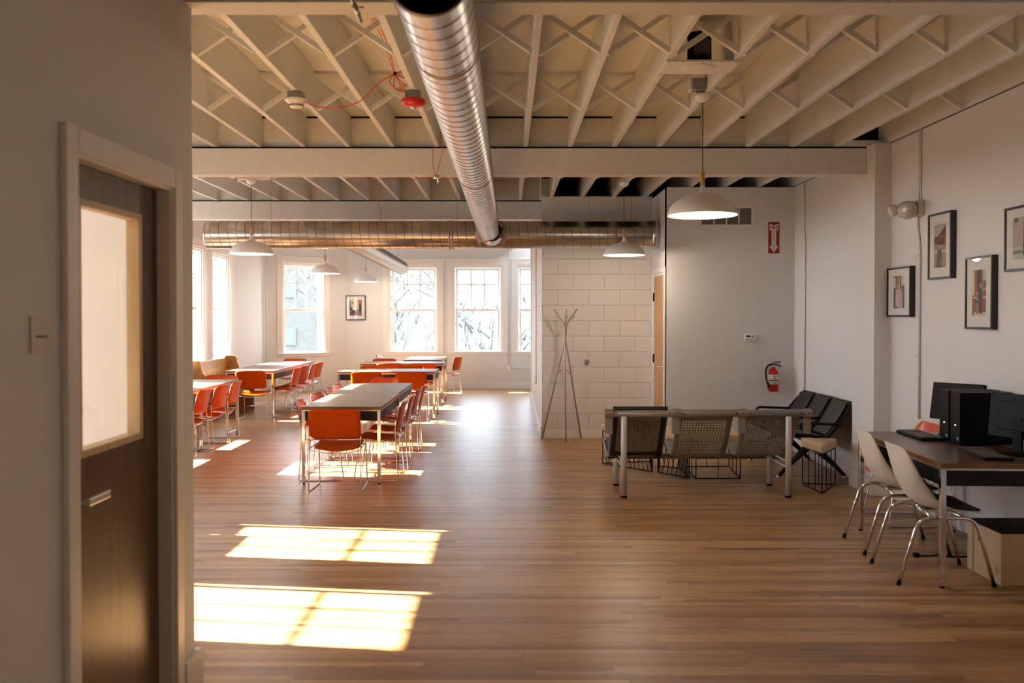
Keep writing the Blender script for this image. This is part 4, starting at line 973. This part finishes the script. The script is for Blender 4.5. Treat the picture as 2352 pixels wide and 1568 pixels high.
# carton under the desk
c = thing('cardboard_carton', 'closed brown cardboard carton under the desk, with shade painted on its top', 'box', (2.945, 5.185, 0))
mb = MB(); mb.box(0, .40, 0, .385, .001, .315); mb.build('carton', 'kraft', c, bevel=.003)
mb = MB(); mb.box(-.003, .403, -.003, .388, .3155, .321); mb.build('top_shade', 'black_plastic', c)  # black sheet painting in the desk's shade on the carton top
mb = MB(); mb.box(-.0012, -.0004, .30, .325, .002, .314); mb.build('tape', 'kraft_mark', c)
mb = MB()
ring = [( -.001, .045 + .022 * math.cos(a), .085 + .034 * math.sin(a)) for a in [2 * PI * k / 28 for k in range(28)]]
mb.tube(ring, .0011, 4, closed=True); mb.tube([(-.001, .045 + .013 * math.cos(a), .085 + .022 * math.sin(a)) for a in [2 * PI * k / 28 for k in range(28)]], .0008, 4, closed=True)
mb.box(-.0015, -.0003, .041, .049, .072, .098); mb.build('stamped_mark', 'kraft_mark', c)
mb = MB(); mb.box(-.004, -.0003, .225, .25, .215, .235); mb.build('hand_hole', 'black_plastic', c)

# ------------------------------------------------------------------ framed photographs
def picture(loc, rz, w, h, dep, pw, ph, art, label, group=None, bw=.016, dz=0.0):
    r = thing('framed_photo', label, 'framed photo', loc, rz, group)      # local: wall at y=0, picture faces -Y
    mb = MB()
    for (a, b_, c_, d_) in ((-w / 2, -w / 2 + bw, -h / 2, h / 2), (w / 2 - bw, w / 2, -h / 2, h / 2), (-w / 2 + bw, w / 2 - bw, -h / 2, -h / 2 + bw), (-w / 2 + bw, w / 2 - bw, h / 2 - bw, h / 2)): mb.box(a, b_, -dep, -.001, c_, d_)
    mb.build('frame', 'frame_black', r, bevel=.001)
    mb = MB(); mb.box(-w / 2 + bw, w / 2 - bw, -dep + .010, -.004, -h / 2 + bw, h / 2 - bw); mb.build('mat_board', 'mat_white', r)
    names = []; mb = MB(); y = -dep + .0096
    for k, (cname, kind, x0, x1, z0, z1) in enumerate(art):
        if cname not in names: names.append(cname)
        mi = names.index(cname); yy = y - .00012 * (k + 1); X = lambda t: -pw / 2 + pw * t; Z = lambda t: -ph / 2 + ph * t + dz
        if kind == 'r': mb.add([(X(x0), yy, Z(z0)), (X(x1), yy, Z(z0)), (X(x1), yy, Z(z1)), (X(x0), yy, Z(z1))], [(0, 1, 2, 3)], False, mi)
        elif kind == 'e': mb.add([(X((x0 + x1) / 2 + (x1 - x0) / 2 * math.cos(a)), yy, Z((z0 + z1) / 2 + (z1 - z0) / 2 * math.sin(a))) for a in [2 * PI * q / 20 for q in range(20)]], [tuple(range(20))], False, mi)
        elif kind == 't': mb.add([(X(x0), yy, Z(z0)), (X(x1), yy, Z(z0)), (X(x1), yy, Z(z1))], [(0, 1, 2)], False, mi)
        elif kind == 'b': m_ = (x1 - x0) * .18; mb.add([(X(x0), yy, Z(z0)), (X(x1), yy, Z(z0)), (X(x1 - m_), yy, Z(z1)), (X(x0 + m_), yy, Z(z1))], [(0, 1, 2, 3)], False, mi)
    mb.build('print', names, r)
    mb = MB(); mb.box(-w / 2 + bw, w / 2 - bw, -dep + .005, -dep + .006, -h / 2 + bw, h / 2 - bw); mb.build('picture_glass', 'picture_glass', r)
    return r
for nm, c_ in dict(p_sky=(168, 160, 150), p_brick=(140, 58, 38), p_roof=(92, 40, 32), p_road=(138, 124, 106), p_dark=(38, 32, 34), p_skin=(190, 130, 100), p_blue=(60, 82, 120), p_grey=(120, 112, 108),
                   p_cream=(200, 186, 160), p_navy=(26, 30, 46), p_lilac=(158, 148, 172), p_orange=(205, 90, 48), p_green=(92, 104, 72), p_teal=(24, 74, 92), p_wood=(104, 64, 40), p_pale=(176, 180, 172), p_red=(140, 30, 22), p_pink=(214, 150, 128)).items():
    simple(nm, lin(c_), 0.5, var=0.12, nscale=90)
PG = 'framed photographs on the right wall'
XW = 3.42
def wallpic(y0, y1, z0, z1, pw, ph, art, label, dz=0): return picture((XW, (y0 + y1) / 2, (z0 + z1) / 2), -PI / 2, y1 - y0, z1 - z0, .046, pw, ph, art, label, PG, dz=dz)
family = [('p_dark', 'r', 0, 1, 0, 1), ('p_wood', 'r', .12, .6, .3, 1), ('p_cream', 'r', 0, .2, .62, .95), ('p_cream', 'r', .72, 1, .7, 1), ('p_wood', 'e', .22, .46, .5, .8), ('p_skin', 'e', .28, .42, .62, .78), ('p_pink', 'b', .18, .5, .05, .58),
          ('p_skin', 'e', .44, .62, .76, .96), ('p_lilac', 'b', .42, .64, .2, .74), ('p_skin', 'e', .62, .80, .52, .70), ('p_lilac', 'b', .52, .86, 0, .52), ('p_pale', 'b', .36, .54, .02, .34), ('p_wood', 'e', .60, .82, .60, .72)]
street = [('p_road', 'r', 0, 1, 0, .48), ('p_sky', 'r', 0, 1, .48, 1), ('p_grey', 'r', 0, .5, .46, .66), ('p_roof', 'r', .05, .5, .56, .72), ('p_brick', 'r', .42, 1, .5, .78), ('p_roof', 't', .3, 1, .72, .96), ('p_dark', 'r', .5, .6, .55, .68), ('p_dark', 'r', .7, .8, .55, .68),
          ('p_pale', 'r', 0, 1, .34, .40), ('p_navy', 'b', .22, .72, .0, .44), ('p_dark', 'b', .26, .7, 0, .16), ('p_skin', 'e', .38, .58, .42, .60), ('p_dark', 'e', .38, .58, .52, .62), ('p_skin', 'r', .56, .66, .05, .14)]
porch = [('p_brick', 'r', 0, 1, 0, 1), ('p_cream', 'r', .0, .18, .45, 1), ('p_dark', 'r', .38, .68, .35, 1), ('p_grey', 'r', .68, .82, .5, 1), ('p_pale', 'r', .78, 1, .76, 1), ('p_cream', 'r', 0, 1, 0, .08), ('p_green', 'e', -.0, .16, 0, .14), ('p_cream', 'r', .1, .3, .38, .42), ('p_cream', 'r', .8, 1, .38, .42), ('p_cream', 'r', .8, 1, .56, .59),
         ('p_navy', 'b', .52, .76, .05, .62), ('p_skin', 'e', .56, .68, .60, .71), ('p_navy', 'b', .24, .50, .26, .46), ('p_grey', 'b', .30, .48, .04, .28), ('p_skin', 'e', .32, .44, .44, .54), ('p_cream', 'b', .35, .42, .34, .43)]
garden = [('p_sky', 'r', 0, 1, 0, 1), ('p_pale', 'r', 0, 1, 0, .30), ('p_green', 'r', 0, .4, .14, .22), ('p_teal', 'e', .04, .24, .88, 1), ('p_pink', 'e', .18, .36, .66, .92), ('p_sky', 'e', .23, .36, .70, .88), ('p_pink', 'e', .32, .44, .50, .70), ('p_blue', 'b', .42, .6, .55, .84), ('p_wood', 'e', .44, .56, .78, .9),
          ('p_dark', 'b', .42, .56, .1, .56), ('p_orange', 'b', .52, .9, .14, .62), ('p_blue', 'b', .56, .8, .60, .84), ('p_skin', 'e', .6, .74, .82, .96)]
wallpic(7.325, 7.775, 1.607, 2.037, .21, .28, family, 'black framed photo of a group of three, lowest and next to the pilaster')
wallpic(6.655, 7.020, 1.905, 2.425, .185, .34, street, 'tall black framed photo of a person before a red brick street')
wallpic(6.085, 6.445, 1.520, 2.045, .185, .33, porch, 'tall black framed photo of two figures on a brick porch')
wallpic(5.480, 5.940, 1.915, 2.345, .28, .28, garden, 'black framed photo cut off by the picture edge, figure in orange')
man = [('p_cream', 'r', 0, 1, 0, 1), ('p_dark', 'r', 0, .08, 0, 1), ('p_wood', 'r', 0, 1, 0, .2), ('p_dark', 'b', .06, .62, .12, .36), ('p_dark', 'e', .02, .24, .34, .52), ('p_dark', 'r', .18, .29, .76, .87), ('p_red', 'r', .74, 1, 0, 1), ('p_grey', 'b', .56, .92, 0, .38), ('p_navy', 'b', .62, .98, .3, .74), ('p_pale', 'b', .66, .80, .36, .72), ('p_skin', 'e', .74, .9, .74, .93), ('p_brick', 'e', .72, .84, .8, .98)]
picture((-3.365, 19.2, 1.788), 0, .435, .54, .04, .265, .345, man, 'small black framed photo of a person in a dark jacket on the far wall', bw=.018)

# ------------------------------------------------------------------ fittings on the right and back walls
e = thing('emergency_light', 'cream twin head emergency light beside the tallest framed photo', 'emergency light', (XW, 7.23, 2.505))
mb = MB(); mb.box(-.05, -.001, -.06, .06, -.065, .065); mb.build('wall_box', 'off_white_plastic', e, bevel=.006)
Ms = Matrix.Translation((-.105, .02, -.01)) @ Matrix.Rotation(D(12), 4, 'Z') @ Matrix.Diagonal((1.05, 1.0, .80, 1))
mb = MB(); mb.lathe([(0, -.095), (.035, -.088), (.065, -.065), (.085, -.03), (.09, 0), (.085, .03), (.065, .065), (.035, .088), (0, .095)], 32, M=Ms); mb.build('body', 'off_white_plastic', e)
for (x, y, ax) in ((-.135, -.058, Vector((-.45, -.85, -.22))), (-.215, .055, Vector((-.9, .25, -.35)))):
    qq = Matrix.Translation((x, y, -.012)) @ Vector((0, 0, 1)).rotation_difference(ax.normalized()).to_matrix().to_4x4()
    mb = MB(); mb.lathe([(0, -.05), (.03, -.045), (.046, -.02), (.05, .018), (.046, .022)], 28, M=qq); hd = mb.build('lamp_head', 'off_white_plastic', e)
    mb = MB(); mb.lathe([(.043, .020), (.036, .026), (0, .030)], 24, M=qq)
    mb.build('lens', 'lamp_lens', hd)
mb = MB(); mb.tube([(-.10, -.066, -.055), (-.10, -.069, -.056)], .004, 8); mb.build('status_light', 'red_plastic', e)
def conduit(name, pts, label, r=.0095, straps=()):
    mb = MB(); mb.tube(pts, r, 10); o = tag(mb.build(name, 'wall_paint'), label, 'conduit')
    for z in straps:
        p_ = Vector(pts[0]); mb = MB(); mb.box(p_.x - .013, p_.x + .011, p_.y - .022, p_.y + .022, z - .008, z + .008); mb.build('strap', 'wall_paint', o)
    return o
conduit('wall_conduit', rnd([(3.408, 7.235, 3.24), (3.408, 7.235, 2.75), (3.408, 7.25, 2.60), (3.408, 7.25, 2.565)], .05), 'painted conduit rising from the emergency light to the joists', straps=(3.18, 2.84))
conduit('wall_conduit', [(3.412, 7.222, 3.24), (3.412, 7.222, 2.56)], 'thinner painted conduit beside the one above the emergency light', .006)
conduit('wall_conduit', rnd([(3.408, 7.262, 2.445), (3.408, 7.27, 2.38), (3.408, 7.225, 2.20), (3.408, 7.225, .76)], .05), 'painted conduit running down from the emergency light behind the desk', straps=(2.12, 1.28))
conduit('wall_conduit', rnd([(3.408, 10.06, 3.14), (3.408, 10.06, 2.62), (3.408, 10.02, 2.52), (3.408, 10.02, .30)], .05), 'long painted conduit in the corner behind the black bench', straps=(.98,))
conduit('wall_conduit', [(0, 19.188, 3.16), (0, 19.188, .50)], 'thin painted conduit between the second and third far windows', .011, straps=(.80,))
conduit('wall_conduit', [(.04, 19.188, .455), (1.3, 19.188, .455)], 'level painted conduit running low along the far wall', .011)
conduit('wall_conduit', [(-4.99, 17.93, 3.2), (-4.99, 17.93, .05)], 'slim vertical pipe in the corner between the window and the panel', .016)
conduit('wall_conduit', [(.428, 13.6, 3.1), (.428, 13.6, .66)], 'thin conduit on the side of the block wall', .009)
b_ = tag(MB().box(-.05, .05, 19.15, 19.198, .40, .51).build('outlet_box', 'trim_paint', bevel=.006), 'square white outlet box low on the far wall below the conduit', 'outlet box')
b_ = tag(MB().box(.405, .438, 13.55, 13.65, .55, .67).build('outlet_box', 'trim_paint', bevel=.006), 'white outlet box on the side of the block wall', 'outlet box')
s = thing('fire_extinguisher_sign', 'red and white fire extinguisher arrow sign on the back wall', 'sign', (3.170, 10.42, 2.548))
mb = MB(); mb.box(-.066, .066, -.004, -.0005, -.187, .187); mb.build('plate', 'sign_red', s)
mb = MB(); y = -.0046
mb.add([(-.052, y, .165), (0, y, .150), (.052, y, .165), (.052, y, .085), (-.052, y, .085)], [(0, 4, 3, 2, 1)])
mb.add([(-.028, y, .085), (.028, y, .085), (.028, y, -.100), (-.028, y, -.100)], [(0, 3, 2, 1)])
mb.add([(-.056, y, -.100), (.056, y, -.100), (0, y, -.178)], [(0, 2, 1)])
mb.add([(-.060, y, .182), (.060, y, .182), (.060, y, .172), (0, y, .157), (-.060, y, .172)], [(0, 4, 3, 2, 1)]) if False else None
mb.build('arrow', 'sign_white', s)
RX = Matrix.Rotation(PI / 2, 4, 'X')
text_mesh('FIRE', .056, 'lettering', 'sign_red', s, Matrix.Translation((0, -.0052, .117)) @ RX, sx=.88)
for i, chx in enumerate('EXTINGUISHER'):
    text_mesh(chx, .0215, 'lettering', 'sign_red', s, Matrix.Translation((0, -.0052, .076 - i * .0197)) @ RX, sx=1.15)
x = thing('fire_extinguisher', 'red fire extinguisher with black hose hanging on the back wall', 'fire extinguisher', (3.148, 10.345, .715))
mb = MB(); mb.lathe([(0, .004), (.050, .0), (.057, .008), (.0575, .20), (.054, .232), (.040, .262), (.022, .278), (.020, .292), (0, .295)], 36); mb.build('cylinder', 'red_paint', x)
mb = MB(); mb.shell([(.0582, .088), (.0582, .205)], 36); lb = mb.build('label', 'paper', x)
mb = MB()
for z, w_ in ((.190, .03), (.178, .022), (.165, .034), (.152, .026), (.112, .05), (.100, .04)):
    for k in range(6):
        a0 = -PI / 2 - w_ * 9 + k * w_ * 3; 
        mb.add([(.0588 * math.cos(a), .0588 * math.sin(a), z_) for a, z_ in ((a0, z - .003), (a0 + w_ * 2.4, z - .003), (a0 + w_ * 2.4, z + .003), (a0, z + .003))], [(0, 1, 2, 3)])
mb.build('print', 'ink', lb)
mb = MB(); mb.shell([(.0600, .130), (.0600, .141)], 36); mb.box(-.02, .02, .05, .074, .05, .27); mb.build('bracket_strap', 'black_metal', x)
mb = MB(); mb.tube([(0, 0, .285), (0, 0, .315)], .016, 12); mb.add([], []); mb.box(-.045, .085, -.010, .010, .338, .346); mb.build('valve', 'aluminium', x)
mb = MB(); mb.tube([(-.035, 0, .335), (.02, 0, .347), (.085, 0, .352)], .008, 8); mb.tube([(-.01, 0, .325), (.05, 0, .318), (.090, 0, .296)], .008, 8); mb.build('handle', 'black_plastic', x)
mb = MB(); mb.tube(smooth_path([(-.02, -.01, .318), (-.065, -.02, .31), (-.095, -.03, .26), (-.097, -.035, .18), (-.082, -.04, .10)], 6), .0095, 10); mb.tube([(-.075, -.042, .115), (-.066, -.044, .045)], [.012, .015], 12); mb.build('hose', 'black_plastic', x)
t = thing('thermostat', 'small white thermostat with dark display on the back wall', 'thermostat', (2.885, 10.42, 1.352))
mb = MB(); mb.box(-.068, .068, -.028, -.0005, -.044, .044); mb.build('housing', 'white_plastic', t, bevel=.008)
mb = MB(); mb.box(-.042, .0, -.0295, -.027, .010, .028); mb.build('display', 'screen_black', t)
mb = MB(); mb.tube([(.030, -.027, .018), (.030, -.031, .018)], .010, 14)
for k in range(5): mb.box(-.05 + k * .022, -.038 + k * .022, -.0295, -.027, -.025, -.018)
mb.build('buttons', 'vent_dark', t)
v = thing('wall_vent', 'white framed louvred return air grille high on the back wall', 'vent', (2.602, 10.42, 2.802))
mb = MB(); W_, H_ = .33, .126
mb.box(-W_, W_, -.012, -.0005, H_ - .028, H_); mb.box(-W_, W_, -.012, -.0005, -H_, -H_ + .028); mb.box(-W_, -W_ + .034, -.012, -.0005, -H_ + .028, H_ - .028); mb.box(W_ - .034, W_, -.012, -.0005, -H_ + .028, H_ - .028)
for k in (-1, 0, 1): mb.box(k * .149 - .008, k * .149 + .008, -.010, -.0005, -H_ + .028, H_ - .028)
mb.build('frame', 'trim_paint', v, bevel=.002)
mb = MB()
for k in range(15):
    z = -H_ + .032 + k * .0138; mb.add([(-W_ + .03, -.002, z), (W_ - .03, -.002, z), (W_ - .03, -.009, z + .009), (-W_ + .03, -.009, z + .009)], [(0, 1, 2, 3)])
mb.build('louvers', 'vent_dark', v, solid=.001)
k_ = tag(MB().lathe([(.0, 0), (.030, 0), (.034, .006), (.030, .022), (.020, .026), (.017, .040), (.011, .042), (.0, .034)], 24, M=Matrix.Translation((1.025, 11.45, 1.007)) @ Matrix.Rotation(PI / 2, 4, 'X')).build('pipe_stub', 'steel_box'), 'small round capped pipe stub sticking out of the block wall', 'pipe stub')
sg = thing('room_sign', 'small cream room sign with one printed word beside the dark door', 'sign', (-1.33, 2.468, 1.566))
mb = MB(); mb.box(.0005, .006, -.052, .052, -.053, .053); mb.build('plate', 'paper', sg, bevel=.001)
mb = MB()
for i, (a_, b__) in enumerate(((-.030, -.022), (-.020, -.014), (-.012, -.004), (-.002, .006), (.008, .013), (.015, .024), (.026, .031))): mb.box(.0061, .0066, a_, b__, -.009, -.003)
mb.build('lettering', 'ink', sg)
# added lamp, itself unseen, brightening the small room behind the glazed door
ol = thing('office_fill_light', 'added round ceiling light, unseen, brightening the small room behind the glazed door', 'ceiling light', (-2.6, 2.4, DZ))
mb = MB(); mb.lathe([(0, -.09), (.14, -.08), (.17, -.05), (.18, 0)], 32); mb.build('diffuser', 'bulb_glow', ol)
